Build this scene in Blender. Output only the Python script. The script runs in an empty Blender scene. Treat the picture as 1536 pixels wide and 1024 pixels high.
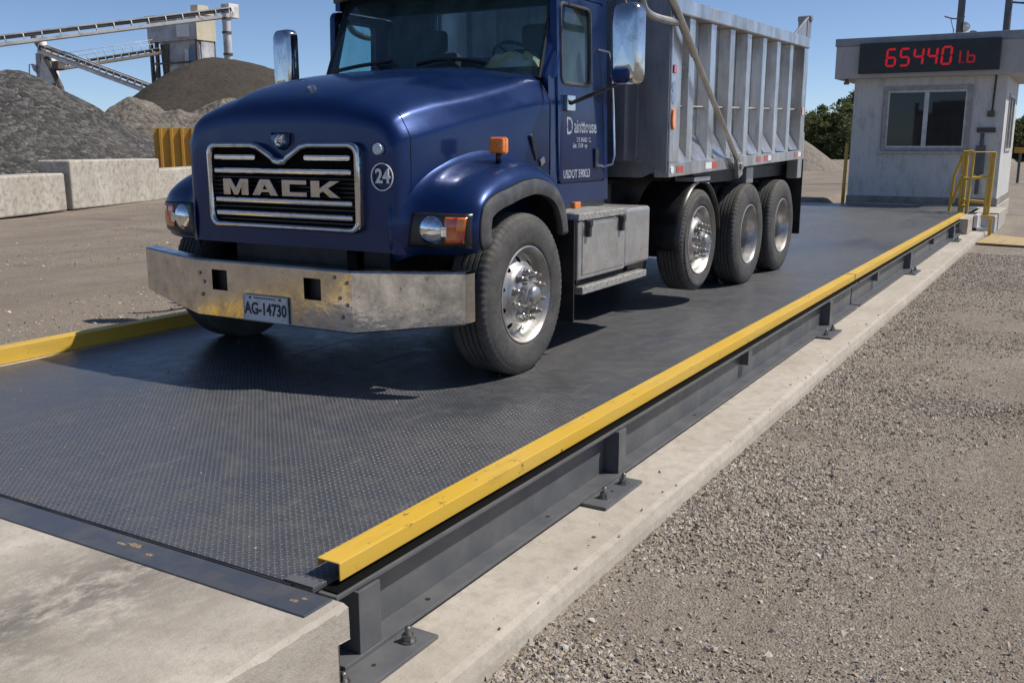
import bpy, bmesh, math, random
import numpy as np
from mathutils import Vector, Matrix, noise
random.seed(7); rng = np.random.default_rng(7)
R = math.radians
sc = bpy.context.scene
col = sc.collection
D = 0.42            # deck height above the gravel
XC = -4.58          # truck centre line

# ------------------------------------------------------------------ camera
EYE = 1.96
F, PITCH, YAW = 1437.0, math.atan(297/1437.0), R(30.53)
cam = bpy.data.cameras.new('camera'); camo = bpy.data.objects.new('camera', cam); col.objects.link(camo)
camo.location = (0, 0, EYE); camo.rotation_euler = (R(90)-PITCH, 0, YAW)
cam.sensor_width = 36; cam.lens = F/1536*36; cam.clip_start = 0.05; cam.clip_end = 3000
sc.camera = camo
FW = Vector((-math.sin(YAW)*math.cos(PITCH), math.cos(YAW)*math.cos(PITCH), -math.sin(PITCH)))
RT = Vector((math.cos(YAW), math.sin(YAW), 0)); UP = RT.cross(FW)
def at(u, v, depth):           # point of the place seen in a direction at a given depth (background survey)
    a = (u-768)/F; b = (512-v)/F
    return Vector((0, 0, EYE)) + (FW + RT*a + UP*b)*depth

# ------------------------------------------------------------------ objects
wl = {}
def tag(o, label=None, cat=None, group=None, kind=None):
    if label: o['label'] = label
    if cat: o['category'] = cat
    if group: o['group'] = group
    if kind: o['kind'] = kind
    return o
def thing(name, loc, label, cat, group=None):
    o = bpy.data.objects.new(name, None); col.objects.link(o); o.location = loc
    o.empty_display_size = .2
    wl[o] = Vector(loc)
    return tag(o, label, cat, group)

class MB:
    def __init__(s): s.v = []; s.f = []; s.sm = []
    def add(s, vs, fs, smooth=False):
        b = len(s.v); s.v += [tuple(v) for v in vs]
        for f in fs: s.f.append(tuple(b+i for i in f)); s.sm.append(smooth)
        return s
    def box(s, x0, x1, y0, y1, z0, z1, rot=None, piv=None):
        vs = [Vector((x, y, z)) for z in (z0, z1) for y in (y0, y1) for x in (x0, x1)]
        if rot is not None:
            c = Vector(piv) if piv is not None else Vector(((x0+x1)/2, (y0+y1)/2, (z0+z1)/2))
            vs = [rot @ (v-c) + c for v in vs]
        return s.add(vs, [(0, 2, 3, 1), (4, 5, 7, 6), (0, 1, 5, 4), (2, 6, 7, 3), (0, 4, 6, 2), (1, 3, 7, 5)])
    def prism(s, poly, d):       # planar polygon (list of 3-vectors) swept along d
        n = len(poly); d = Vector(d); p = [Vector(q) for q in poly]
        nrm = Vector((0, 0, 0))
        for i in range(n): nrm += p[i].cross(p[(i+1) % n])
        if nrm.dot(d) > 0: p.reverse()
        vs = p + [q+d for q in p]
        fs = [tuple(range(n)), tuple(range(2*n-1, n-1, -1))]
        fs += [(i, n+i, n+(i+1) % n, (i+1) % n) for i in range(n)]
        return s.add(vs, fs)
    def grid(s, rows, smooth=True, closed=False, flip=False):
        n = len(rows[0]); vs = [v for r in rows for v in r]; fs = []
        for i in range(len(rows)-1):
            for j in range(n if closed else n-1):
                a, b = i*n+j, i*n+(j+1) % n
                f = (a, b, b+n, a+n)
                fs.append(f[::-1] if flip else f)
        return s.add(vs, fs, smooth)
    def tube(s, path, r, n=10, caps=True, closed=False):
        P = [Vector(p) for p in path]; m = len(P); rows = []
        rr = r if isinstance(r, (list, tuple)) else [r]*m
        prev = None
        for i in range(m):
            if closed: t = P[(i+1) % m]-P[i-1]
            else: t = P[min(i+1, m-1)]-P[max(i-1, 0)]
            t.normalize()
            if prev is None:
                a = Vector((0, 0, 1)) if abs(t.z) < .9 else Vector((1, 0, 0))
                u = t.cross(a).normalized()
            else:
                u = (prev - t*prev.dot(t)).normalized()
            w = t.cross(u); prev = u
            rows.append([P[i]+(u*math.cos(2*math.pi*k/n)+w*math.sin(2*math.pi*k/n))*rr[i] for k in range(n)])
        if closed: rows.append(rows[0])
        s.grid(rows, True, True, flip=False)
        if caps and not closed:
            s.add(rows[0], [tuple(range(n))]); s.add(rows[-1], [tuple(range(n-1, -1, -1))])
        return s
    def cyl(s, a, b, r, n=16, r2=None):
        return s.tube([a, b], [r, r if r2 is None else r2], n)
    def lathe(s, prof, n=64, smooth=True, c=(0, 0, 0), mod=None):   # profile of (x, r) about the x axis
        rows = []
        for k in range(n+1):
            kk = k % n; a = 2*math.pi*kk/n; row = []
            for i, (x, r) in enumerate(prof):
                if mod: x, r = mod(kk, i, x, r)
                row.append((c[0]+x, c[1]+r*math.cos(a), c[2]+r*math.sin(a)))
            rows.append(row)
        return s.grid(rows, smooth)
    def build(s, name, mat, parent=None, bevel=0, seg=2, sharp=35, loc=None, smooth=None):
        me = bpy.data.meshes.new(name)
        off = wl[parent] if parent is not None else (Vector(loc) if loc is not None else Vector((0, 0, 0)))
        me.from_pydata([tuple(Vector(v)-off) for v in s.v], [], s.f)
        me.polygons.foreach_set('use_smooth', s.sm if smooth is None else [smooth]*len(s.f))
        bm = bmesh.new(); bm.from_mesh(me); bmesh.ops.remove_doubles(bm, verts=bm.verts, dist=1e-5)
        bmesh.ops.recalc_face_normals(bm, faces=bm.faces)
        for e in bm.edges:
            if len(e.link_faces) == 2 and e.calc_face_angle(0) > R(sharp): e.smooth = False
        bm.to_mesh(me); bm.free()
        me.materials.append(mat)
        o = bpy.data.objects.new(name, me); col.objects.link(o)
        if parent is not None: o.parent = parent
        elif loc is not None: o.location = loc
        wl[o] = off
        if bevel:
            b = o.modifiers.new('bevel', 'BEVEL'); b.width = bevel; b.segments = seg; b.limit_method = 'ANGLE'; b.angle_limit = R(40)
            b.harden_normals = False
        return o
def copy_tree(o, parent=None, loc=None):
    c = o.copy(); col.objects.link(c); c.parent = parent
    if loc is not None: c.location = loc
    for ch in list(o.children): copy_tree(ch, c)
    return c
def text_mesh(body, size, mat, name, parent, M, extrude=.002, offset=0, sx=1, shear=0, align='CENTER', res=3):
    cu = bpy.data.curves.new(name, 'FONT'); cu.body = body; cu.size = size; cu.extrude = extrude; cu.offset = offset
    cu.shear = shear; cu.align_x = align; cu.align_y = 'CENTER'; cu.resolution_u = res
    tmp = bpy.data.objects.new('tmp', cu); col.objects.link(tmp)
    bpy.context.view_layer.update()
    me = bpy.data.meshes.new_from_object(tmp.evaluated_get(bpy.context.evaluated_depsgraph_get()))
    bpy.data.objects.remove(tmp); bpy.data.curves.remove(cu)
    off = wl[parent]
    me.transform(Matrix.Translation(-off) @ M @ Matrix.Diagonal((sx, 1, 1, 1)))
    me.materials.clear(); me.materials.append(mat)
    o = bpy.data.objects.new(name, me); col.objects.link(o); o.parent = parent; wl[o] = off
    return o
def frame(o, x, y, z=None):       # matrix from origin and two axes
    x = Vector(x).normalized(); y = Vector(y).normalized(); z = x.cross(y)
    M = Matrix((x, y, z)).transposed().to_4x4(); M.translation = Vector(o); return M
def rrect(x0, x1, y0, y1, r, n=4):
    P = []
    for cx, cy, a0 in ((x1-r, y1-r, 0), (x0+r, y1-r, 90), (x0+r, y0+r, 180), (x1-r, y0+r, 270)):
        for k in range(n+1):
            a = R(a0+90*k/n); P.append((cx+r*math.cos(a), cy+r*math.sin(a)))
    return P

# ------------------------------------------------------------------ materials
def new_mat(name):
    m = bpy.data.materials.new(name); m.use_nodes = True
    nt = m.node_tree; return m, nt, nt.nodes['Principled BSDF']
def N(nt, t, **kw):
    n = nt.nodes.new(t)
    for k, v in kw.items(): setattr(n, k, v)
    return n
def ramp(nt, src, stops, interp='LINEAR'):
    r = N(nt, 'ShaderNodeValToRGB'); r.color_ramp.interpolation = interp
    e = r.color_ramp.elements
    while len(e) < len(stops): e.new(.5)
    for q, (p, c) in zip(e, stops):
        q.position = p; q.color = (c, c, c, 1) if not hasattr(c, '__len__') else (*c, 1)
    nt.links.new(src, r.inputs[0]); return r.outputs[0]
def noise_tex(nt, scale, detail=4, rough=.6, vec=None, dist=0):
    t = N(nt, 'ShaderNodeTexNoise'); t.inputs['Scale'].default_value = scale
    t.inputs['Detail'].default_value = detail; t.inputs['Roughness'].default_value = rough; t.inputs['Distortion'].default_value = dist
    nt.links.new(vec if vec is not None else coords(nt), t.inputs['Vector']); return t.outputs[0]
def voronoi(nt, scale, vec=None, out='Distance', rnd=1):
    t = N(nt, 'ShaderNodeTexVoronoi'); t.inputs['Scale'].default_value = scale; t.inputs['Randomness'].default_value = rnd
    nt.links.new(vec if vec is not None else coords(nt), t.inputs['Vector']); return t.outputs[out]
def coords(nt, scale=None):
    g = next((n for n in nt.nodes if n.type == 'TEX_COORD'), None) or N(nt, 'ShaderNodeTexCoord')
    if scale is None: return g.outputs['Object']
    m = N(nt, 'ShaderNodeMapping'); m.inputs['Scale'].default_value = scale
    nt.links.new(g.outputs['Object'], m.inputs[0]); return m.outputs[0]
def mixc(nt, fac, a, b, mode='MIX'):
    m = N(nt, 'ShaderNodeMix', data_type='RGBA', blend_type=mode)
    if hasattr(fac, 'node'): nt.links.new(fac, m.inputs[0])
    else: m.inputs[0].default_value = fac
    for q, i in ((a, 6), (b, 7)):
        if hasattr(q, 'node'): nt.links.new(q, m.inputs[i])
        else: m.inputs[i].default_value = (*q, 1) if hasattr(q, '__len__') else (q, q, q, 1)
    return m.outputs[2]
def mth(nt, op, a, b=0.0, c=None):
    m = N(nt, 'ShaderNodeMath', operation=op)
    for i, q in enumerate((a, b) if c is None else (a, b, c)):
        if hasattr(q, 'node'): nt.links.new(q, m.inputs[i])
        else: m.inputs[i].default_value = q
    return m.outputs[0]
def bump(nt, bs, h, strength, dist=.01):
    b = N(nt, 'ShaderNodeBump'); b.inputs['Strength'].default_value = strength; b.inputs['Distance'].default_value = dist
    nt.links.new(h, b.inputs['Height'])
    old = bs.inputs['Normal'].links
    if old: nt.links.new(old[0].from_socket, b.inputs['Normal'])
    nt.links.new(b.outputs[0], bs.inputs['Normal'])
def L(nt, a, bs, s): nt.links.new(a, bs.inputs[s])

def simple(name, c, rough=.5, metal=0, c2=None, scale=3, lo=.4, hi=.65, bs_=0, bscale=40, rvar=0, coat=0, spec=None, detail=5, stretch=None):
    m, nt, b = new_mat(name)
    b.inputs['Base Color'].default_value = (*c, 1); b.inputs['Roughness'].default_value = rough; b.inputs['Metallic'].default_value = metal
    if coat: b.inputs['Coat Weight'].default_value = coat; b.inputs['Coat Roughness'].default_value = .06
    if spec is not None: b.inputs['Specular IOR Level'].default_value = spec
    if c2 is not None:
        n = noise_tex(nt, scale, detail, .65, coords(nt, stretch) if stretch else None)
        L(nt, mixc(nt, ramp(nt, n, [(lo, 0.), (hi, 1.)]), c, c2), b, 'Base Color')
    if rvar:
        n = noise_tex(nt, scale*2.3, 4, .6)
        L(nt, ramp(nt, n, [(.3, max(.02, rough-rvar)), (.7, rough+rvar)]), b, 'Roughness')
    if bs_: bump(nt, b, noise_tex(nt, bscale, 5, .65), bs_, .01)
    return m

def paint_blue():
    m, nt, b = new_mat('blue_truck_paint')
    n = noise_tex(nt, 2.2, 6, .65); n2 = noise_tex(nt, 45, 3, .6)
    c = mixc(nt, ramp(nt, n, [(.35, 0.), (.75, 1.)]), (.0020, .019, .094), (.003, .026, .118))
    sp = ramp(nt, n2, [(.70, 0.), (.77, .25)])
    c = mixc(nt, sp, c, (.12, .11, .10))
    st = ramp(nt, noise_tex(nt, 5, 6, .7, coords(nt, (1, .35, 1))), [(.52, 0.), (.82, .14)])
    c = mixc(nt, st, c, (.03, .045, .09))
    b.inputs['Specular IOR Level'].default_value = .3
    sp3 = N(nt, 'ShaderNodeSeparateXYZ'); nt.links.new(coords(nt), sp3.inputs[0])
    low = ramp(nt, mth(nt, 'MULTIPLY', mth(nt, 'ADD', sp3.outputs[2], mth(nt, 'MULTIPLY', noise_tex(nt, 4, 6, .7), .6)), .4), [(.0, .5), (.40, .22), (.70, .03)])
    film = mth(nt, 'MULTIPLY', low, ramp(nt, noise_tex(nt, 9, 7, .75), [(.35, .15), (.7, .8)]))
    c = mixc(nt, film, c, (.075, .070, .066))
    L(nt, c, b, 'Base Color'); L(nt, ramp(nt, n, [(.3, .26), (.75, .46)]), b, 'Roughness')
    b.inputs['Coat Weight'].default_value = .45; b.inputs['Metallic'].default_value = .5
    L(nt, ramp(nt, noise_tex(nt, 3.5, 6, .7), [(.35, .06), (.8, .24)]), b, 'Coat Roughness')
    bump(nt, b, noise_tex(nt, 3, 2), .05, .03)
    return m
M_blue = paint_blue()
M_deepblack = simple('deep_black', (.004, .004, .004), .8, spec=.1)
M_gchrome = simple('grille_chrome', (.80, .80, .80), .12, 1, (.55, .54, .52), 20, .5, .8, rvar=.05)
M_chrome = simple('chrome', (.54, .55, .57), .08, 1, (.30, .29, .27), 14, .5, .8, rvar=.05)
def bumper_mat():
    m, nt, b = new_mat('worn_chrome_bumper')
    b.inputs['Metallic'].default_value = 1
    n = noise_tex(nt, 6, 8, .75); n3 = noise_tex(nt, 16, 6, .7)
    c = mixc(nt, ramp(nt, n, [(.38, 0.), (.68, 1.)]), (.64, .635, .63), (.36, .345, .32))
    c = mixc(nt, ramp(nt, n3, [(.60, 0.), (.74, .7)]), c, (.25, .215, .17))
    c = mixc(nt, ramp(nt, noise_tex(nt, 26, 4, .6), [(.68, 0.), (.74, 1.)]), c, (.05, .045, .04))
    L(nt, c, b, 'Base Color'); L(nt, ramp(nt, n, [(.35, .08), (.7, .30)]), b, 'Roughness')
    L(nt, ramp(nt, n3, [(.5, 1.), (.75, .85)]), b, 'Metallic')
    bump(nt, b, noise_tex(nt, 9, 3), .22, .01)
    return m
M_bumper = bumper_mat()
def alu(name, c=(.52, .53, .54), dark=(.30, .30, .30), rough=.38, st=(1, 1, .18), met=.85):
    m, nt, b = new_mat(name); b.inputs['Metallic'].default_value = met
    n = noise_tex(nt, 5, 7, .7, coords(nt, st)); n2 = noise_tex(nt, 2.1, 5, .6)
    c_ = mixc(nt, ramp(nt, n, [(.38, 0.), (.72, 1.)]), c, dark)
    c_ = mixc(nt, ramp(nt, n2, [(.48, 0.), (.72, .6)]), c_, (.30, .27, .23))
    c_ = mixc(nt, ramp(nt, noise_tex(nt, 22, 6, .75, coords(nt, st)), [(.56, 0.), (.72, .5)]), c_, (.17, .16, .145))
    L(nt, c_, b, 'Base Color'); L(nt, ramp(nt, n2, [(.3, rough-.1), (.7, rough+.16)]), b, 'Roughness')
    bump(nt, b, noise_tex(nt, 1.6, 3), .12, .05)
    return m
M_alu = alu('dump_aluminium', (.68, .685, .69), (.33, .325, .315), .32, (1, 1, .14), .86)
M_steel_tie = simple('dull_tie_rod', (.33, .33, .33), .6, .2, (.22, .21, .2), 9)
M_alubox = alu('toolbox_aluminium', (.50, .50, .50), (.34, .33, .31), .34, (1, 1, 1), .6)
M_rim = alu('wheel_aluminium', (.52, .51, .50), (.30, .285, .27), .40, (1, 1, 1))
M_hub = alu('hub_steel', (.46, .46, .46), (.26, .25, .24), .38, (1, 1, 1))
M_black = simple('black_steel', (.012, .012, .013), .5, 0, (.035, .032, .03), 6)
M_plastic = simple('black_plastic', (.012, .013, .015), .35, 0, (.03, .03, .03), 9)
M_fl = simple('grey_black_flare', (.045, .046, .048), .5, 0, (.12, .115, .11), 6, .45, .75, .1, 60)
def tyre_mat():
    m, nt, b = new_mat('tyre_rubber')
    n = noise_tex(nt, 7, 7, .7); n2 = noise_tex(nt, 45, 4, .7)
    c = mixc(nt, ramp(nt, n, [(.3, 0.), (.75, 1.)]), (.040, .040, .041), (.105, .100, .093))
    c = mixc(nt, ramp(nt, n2, [(.5, 0.), (.8, .5)]), c, (.15, .14, .125))
    L(nt, c, b, 'Base Color'); b.inputs['Roughness'].default_value = .72
    b.inputs['Specular IOR Level'].default_value = .35
    bump(nt, b, n2, .25, .004)
    return m
M_tyre = tyre_mat()
M_dark = simple('dark_cab_trim', (.018, .02, .022), .7)
M_seat = simple('seat_fabric', (.03, .033, .036), .8, 0, (.05, .05, .05), 20)
def glass(name, tint, refl=1.0, hz=(.025, .15), hc=(.20, .27, .28)):
    m = bpy.data.materials.new(name); m.use_nodes = True; nt = m.node_tree; nt.nodes.clear()
    o = N(nt, 'ShaderNodeOutputMaterial'); tr = N(nt, 'ShaderNodeBsdfTransparent'); tr.inputs[0].default_value = (*tint, 1)
    g = N(nt, 'ShaderNodeBsdfGlossy'); g.inputs['Roughness'].default_value = .03; g.inputs[0].default_value = (refl, refl, refl, 1)
    d = N(nt, 'ShaderNodeBsdfDiffuse'); d.inputs[0].default_value = (*hc, 1)
    lw = N(nt, 'ShaderNodeLayerWeight'); lw.inputs[0].default_value = .5
    frv = mth(nt, 'ADD', .04, mth(nt, 'MULTIPLY', mth(nt, 'POWER', lw.outputs['Facing'], 4.5), .9))
    mx = N(nt, 'ShaderNodeMixShader'); mx2 = N(nt, 'ShaderNodeMixShader')
    dust_haze = ramp(nt, noise_tex(nt, 4, 7, .7, coords(nt, (1, 1, .6))), [(.36, hz[0]), (.75, hz[1])])  # dust film; its teal tint also paints brightness into the glass
    nt.links.new(dust_haze, mx2.inputs[0]); nt.links.new(tr.outputs[0], mx2.inputs[1]); nt.links.new(d.outputs[0], mx2.inputs[2])
    nt.links.new(frv, mx.inputs[0]); nt.links.new(mx2.outputs[0], mx.inputs[1]); nt.links.new(g.outputs[0], mx.inputs[2])
    nt.links.new(mx.outputs[0], o.inputs[0]); return m
M_glass = glass('teal_tinted_glass', (.56, .80, .83), 1.0, (.09, .32), (.15, .27, .30))
M_winglass = glass('booth_glass', (.10, .12, .12), 1.0, (.0, .02))
def lens(name, c, rough=.12):
    m, nt, b = new_mat(name); b.inputs['Base Color'].default_value = (*c, 1); b.inputs['Roughness'].default_value = rough
    b.inputs['Coat Weight'].default_value = 1
    bump(nt, b, voronoi(nt, 70), .3, .004); return m
M_amber = lens('amber_lens', (.85, .22, .015)); M_red = lens('red_lens', (.5, .02, .015)); M_letter = simple('faded_lettering', (.33, .36, .42), .5, 0, (.05, .08, .17), 30, .50, .64)
M_white = simple('white_decal', (.75, .75, .75), .5, 0, (.45, .47, .5), 60, .55, .7)
M_clear = simple('headlamp_reflector', (.75, .77, .8), .08, 1, (.5, .52, .56), 22, .45, .6)
M_orangered = simple('turn_signal_lens', (.62, .15, .02), .12, 0, (.50, .045, .02), 11, .42, .58, coat=1)
def deck_mat():
    m, nt, b = new_mat('checker_plate')
    co = coords(nt); sep = N(nt, 'ShaderNodeSeparateXYZ'); nt.links.new(co, sep.inputs[0])
    S = .0235
    u = mth(nt, 'DIVIDE', mth(nt, 'ADD', sep.outputs[0], sep.outputs[1]), S*1.414)
    v = mth(nt, 'DIVIDE', mth(nt, 'SUBTRACT', sep.outputs[0], sep.outputs[1]), S*1.414)
    par = mth(nt, 'FLOORED_MODULO', mth(nt, 'ADD', mth(nt, 'FLOOR', u), mth(nt, 'FLOOR', v)), 2.0)
    a = mth(nt, 'ABSOLUTE', mth(nt, 'SUBTRACT', mth(nt, 'FRACT', u), .5)); c = mth(nt, 'ABSOLUTE', mth(nt, 'SUBTRACT', mth(nt, 'FRACT', v), .5))
    def loz(p, q): return mth(nt, 'SUBTRACT', 1.0, mth(nt, 'ADD', mth(nt, 'DIVIDE', p, .5), mth(nt, 'DIVIDE', q, .2)))
    l0, l1 = loz(a, c), loz(c, a)
    mixv = mth(nt, 'ADD', mth(nt, 'MULTIPLY', l0, mth(nt, 'SUBTRACT', 1.0, par)), mth(nt, 'MULTIPLY', l1, par))
    lug = mth(nt, 'MINIMUM', mth(nt, 'MAXIMUM', mixv, 0.0), .35)
    lug = mth(nt, 'DIVIDE', lug, .35)
    n1 = noise_tex(nt, .9, 6, .65); n2 = noise_tex(nt, 7, 6, .75); n3 = noise_tex(nt, 60, 3, .7)
    wear = ramp(nt, noise_tex(nt, .55, 4, .55, coords(nt, (1, .35, 1))), [(.36, .22), (.52, 1.)])
    c0 = mixc(nt, ramp(nt, n1, [(.35, 0.), (.7, 1.)]), (.066, .073, .090), (.108, .107, .108))
    c0 = mixc(nt, ramp(nt, n2, [(.48, 0.), (.8, .7)]), c0, (.155, .14, .12))
    c0 = mixc(nt, mth(nt, 'MULTIPLY', mth(nt, 'MULTIPLY', lug, wear), .62), c0, (.27, .27, .27))
    c0 = mixc(nt, ramp(nt, noise_tex(nt, 19, 4, .7), [(.70, 0.), (.76, .8)]), c0, (.25, .17, .085))
    c0 = mixc(nt, ramp(nt, n3, [(.3, .5), (.5, 0.)]), c0, (.02, .02, .022))
    scr = ramp(nt, noise_tex(nt, 14, 5, .7, coords(nt, (1, .08, 1))), [(.62, 0.), (.70, .45)])
    c0 = mixc(nt, scr, c0, (.23, .23, .24))
    L(nt, c0, b, 'Base Color')
    rgh = mixc(nt, wear, ramp(nt, n2, [(.3, .22), (.75, .44)]), ramp(nt, n2, [(.3, .34), (.75, .58)]))
    L(nt, rgh, b, 'Roughness')
    b.inputs['Metallic'].default_value = .25; b.inputs['Specular IOR Level'].default_value = .85
    bump(nt, b, mth(nt, 'MULTIPLY', lug, wear), .8, .0032); bump(nt, b, n3, .25, .004); bump(nt, b, noise_tex(nt, 3.2, 4), .25, .012)
    return m
M_deck = deck_mat()
M_steel = simple('grey_painted_steel', (.078, .083, .092), .42, 0, (.125, .126, .128), 4.5, .35, .7, .08, 50, .08, detail=8)
M_steel_edge = simple('scuffed_edge_steel', (.075, .085, .11), .42, .3, (.13, .125, .12), 5, .45, .7, .12, 40, .1)
M_bolt = simple('galvanised_bolt', (.36, .36, .36), .4, .9, (.18, .16, .14), 60)
def yellow_mat(name, c, c2, wearn=0.0):
    m, nt, b = new_mat(name)
    n = noise_tex(nt, 3, 8, .78, coords(nt, (1, .35, 1))); n2 = noise_tex(nt, 20, 6, .72, coords(nt, (1, .5, 1)))
    k = mixc(nt, ramp(nt, n, [(.38, 0.), (.70, 1.)]), c, c2)
    k = mixc(nt, ramp(nt, noise_tex(nt, 7, 6, .7, coords(nt, (1, .12, 1))), [(.54, 0.), (.74, .5)]), k, (.20, .15, .06))
    k = mixc(nt, ramp(nt, n2, [(.63-wearn, 0.), (.68-wearn, .85)]), k, (.085, .065, .045))
    k = mixc(nt, ramp(nt, noise_tex(nt, 31, 4, .7), [(.70, 0.), (.74, .9)]), k, (.16, .075, .035))
    L(nt, k, b, 'Base Color'); L(nt, ramp(nt, n, [(.3, .42), (.7, .66)]), b, 'Roughness')
    bump(nt, b, n2, .12, .004); bump(nt, b, noise_tex(nt, 1.1, 2), .12, .05); return m
M_yel = yellow_mat('yellow_rail_paint', (.62, .385, .035), (.60, .40, .085))
M_yel2 = yellow_mat('yellow_panel_paint', (.52, .28, .03), (.42, .22, .03))
def concrete(name, c, c2, stain=(.2, .19, .17), s=1.0, stretch=None, st_amt=.5, hi=.8):
    m, nt, b = new_mat(name)
    co = coords(nt, stretch) if stretch else None
    n = noise_tex(nt, 1.6*s, 8, .65, co); n2 = noise_tex(nt, 9*s, 6, .7); n3 = noise_tex(nt, 90*s, 3, .6)
    k = mixc(nt, ramp(nt, n, [(.35, 0.), (.7, 1.)]), c, c2)
    k = mixc(nt, ramp(nt, n2, [(.45, 0.), (hi, st_amt)]), k, stain)
    k = mixc(nt, ramp(nt, n3, [(.30, .5), (.42, 0.)]), k, tuple(q*.55 for q in c))
    L(nt, k, b, 'Base Color'); b.inputs['Roughness'].default_value = .85; b.inputs['Specular IOR Level'].default_value = .25
    bump(nt, b, n3, .25, .006); bump(nt, b, n2, .3, .012); return m
M_conc = concrete('footing_concrete', (.50, .455, .39), (.37, .33, .275), (.25, .22, .18), 1.3, (1, .45, 1), .6, .74)
M_block = concrete('block_concrete', (.52, .485, .42), (.40, .36, .305), (.22, .20, .175), .9, (1, 1, .22), .85, .68)
def approach_mat():
    m, nt, b = new_mat('approach_concrete')
    n = noise_tex(nt, 2.0, 8, .7, coords(nt, (1, .55, 1))); n2 = noise_tex(nt, 13, 6, .75, coords(nt, (1, .6, 1))); n3 = noise_tex(nt, 110, 3, .6)
    k = mixc(nt, ramp(nt, n, [(.35, 0.), (.65, 1.)]), (.485, .44, .375), (.36, .325, .275))
    sep = N(nt, 'ShaderNodeSeparateXYZ'); nt.links.new(coords(nt), sep.inputs[0])
    # tyre tracks worn into the slab along x = -4.1 (slab-local -2.1)
    tr = mth(nt, 'MULTIPLY', mth(nt, 'ABSOLUTE', mth(nt, 'ADD', sep.outputs[0], .38)), 1.7)
    tr = mth(nt, 'MAXIMUM', mth(nt, 'SUBTRACT', 1.0, tr), 0.0)
    trk = mth(nt, 'MULTIPLY', tr, ramp(nt, n2, [(.34, 0.), (.56, 1.)]))
    k = mixc(nt, mth(nt, 'MULTIPLY', trk, .95), k, (.135, .125, .112))
    k = mixc(nt, ramp(nt, noise_tex(nt, 5, 7, .7), [(.46, 0.), (.72, .65)]), k, (.27, .235, .19))
    k = mixc(nt, ramp(nt, noise_tex(nt, 34, 5, .7), [(.55, 0.), (.72, .5)]), k, (.22, .20, .175))
    k = mixc(nt, ramp(nt, n3, [(.30, .5), (.42, 0.)]), k, (.24, .22, .19))
    L(nt, k, b, 'Base Color'); b.inputs['Roughness'].default_value = .85; b.inputs['Specular IOR Level'].default_value = .25
    bump(nt, b, n2, .5, .012); bump(nt, b, n3, .3, .005); return m
M_appr = approach_mat()
def gravel_ground():
    m, nt, b = new_mat('gravel_yard')
    co = coords(nt)
    big = noise_tex(nt, .22, 6, .62); mid = noise_tex(nt, 1.7, 6, .7)
    wc = N(nt, 'ShaderNodeTexVoronoi'); wc.inputs['Scale'].default_value = 85; nt.links.new(co, wc.inputs['Vector'])
    cellc = ramp(nt, wc.outputs['Color'], [(0., (.09, .078, .066)), (.4, (.23, .20, .165)), (.75, (.37, .33, .28)), (1., (.58, .545, .50))])
    dirt = mixc(nt, ramp(nt, mid, [(.3, 0.), (.7, 1.)]), (.165, .133, .105), (.28, .234, .19))
    sp_ = N(nt, 'ShaderNodeSeparateXYZ'); nt.links.new(co, sp_.inputs[0])
    away = mth(nt, 'MULTIPLY', mth(nt, 'MINIMUM', mth(nt, 'ABSOLUTE', mth(nt, 'ADD', sp_.outputs[0], 1.7)), 3.0), .07)
    mk = ramp(nt, mth(nt, 'ADD', mixc(nt, .5, big, mid), away), [(.50, .0), (.68, .75)])
    k = mixc(nt, mk, cellc, dirt)
    far = ramp(nt, noise_tex(nt, .30, 6, .65, coords(nt, (1, .22, 1))), [(.42, 0.), (.66, .65)])
    k = mixc(nt, far, k, (.31, .26, .208))
    trk = ramp(nt, noise_tex(nt, 1.1, 7, .72, coords(nt, (1, .2, 1))), [(.44, 0.), (.66, .6)])
    k = mixc(nt, trk, k, (.185, .152, .122))
    damp = ramp(nt, noise_tex(nt, .8, 5, .6, coords(nt, (.45, 1.3, 1))), [(.60, 0.), (.70, .45)])
    k = mixc(nt, damp, k, (.10, .082, .066))
    rough_ = voronoi(nt, 11, coords(nt)); k = mixc(nt, ramp(nt, rough_, [(.05, .35), (.3, 0.)]), k, (.40, .36, .31))
    fine = noise_tex(nt, 26, 5, .75)
    k = mixc(nt, ramp(nt, fine, [(.3, .6), (.45, 0.)]), k, (.10, .088, .075))
    k = mixc(nt, ramp(nt, mid, [(.60, 0.), (.76, .6)]), k, (.15, .13, .108))
    L(nt, k, b, 'Base Color'); b.inputs['Roughness'].default_value = .92; b.inputs['Specular IOR Level'].default_value = .2
    bump(nt, b, wc.outputs['Distance'], .8, -.012); bump(nt, b, fine, .7, .02); bump(nt, b, mid, .35, .06)
    return m
M_ground = gravel_ground()
def stone_mat():
    m, nt, b = new_mat('crushed_stone')
    g = N(nt, 'ShaderNodeNewGeometry')
    k = ramp(nt, g.outputs['Random Per Island'], [(0., (.15, .13, .11)), (.15, (.27, .23, .19)), (.5, (.37, .325, .27)), (.8, (.42, .395, .36)), (.93, (.40, .31, .205)), (1., (.60, .57, .53))])
    L(nt, k, b, 'Base Color'); b.inputs['Roughness'].default_value = .9; b.inputs['Specular IOR Level'].default_value = .25; return m
M_stone = stone_mat()
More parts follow.
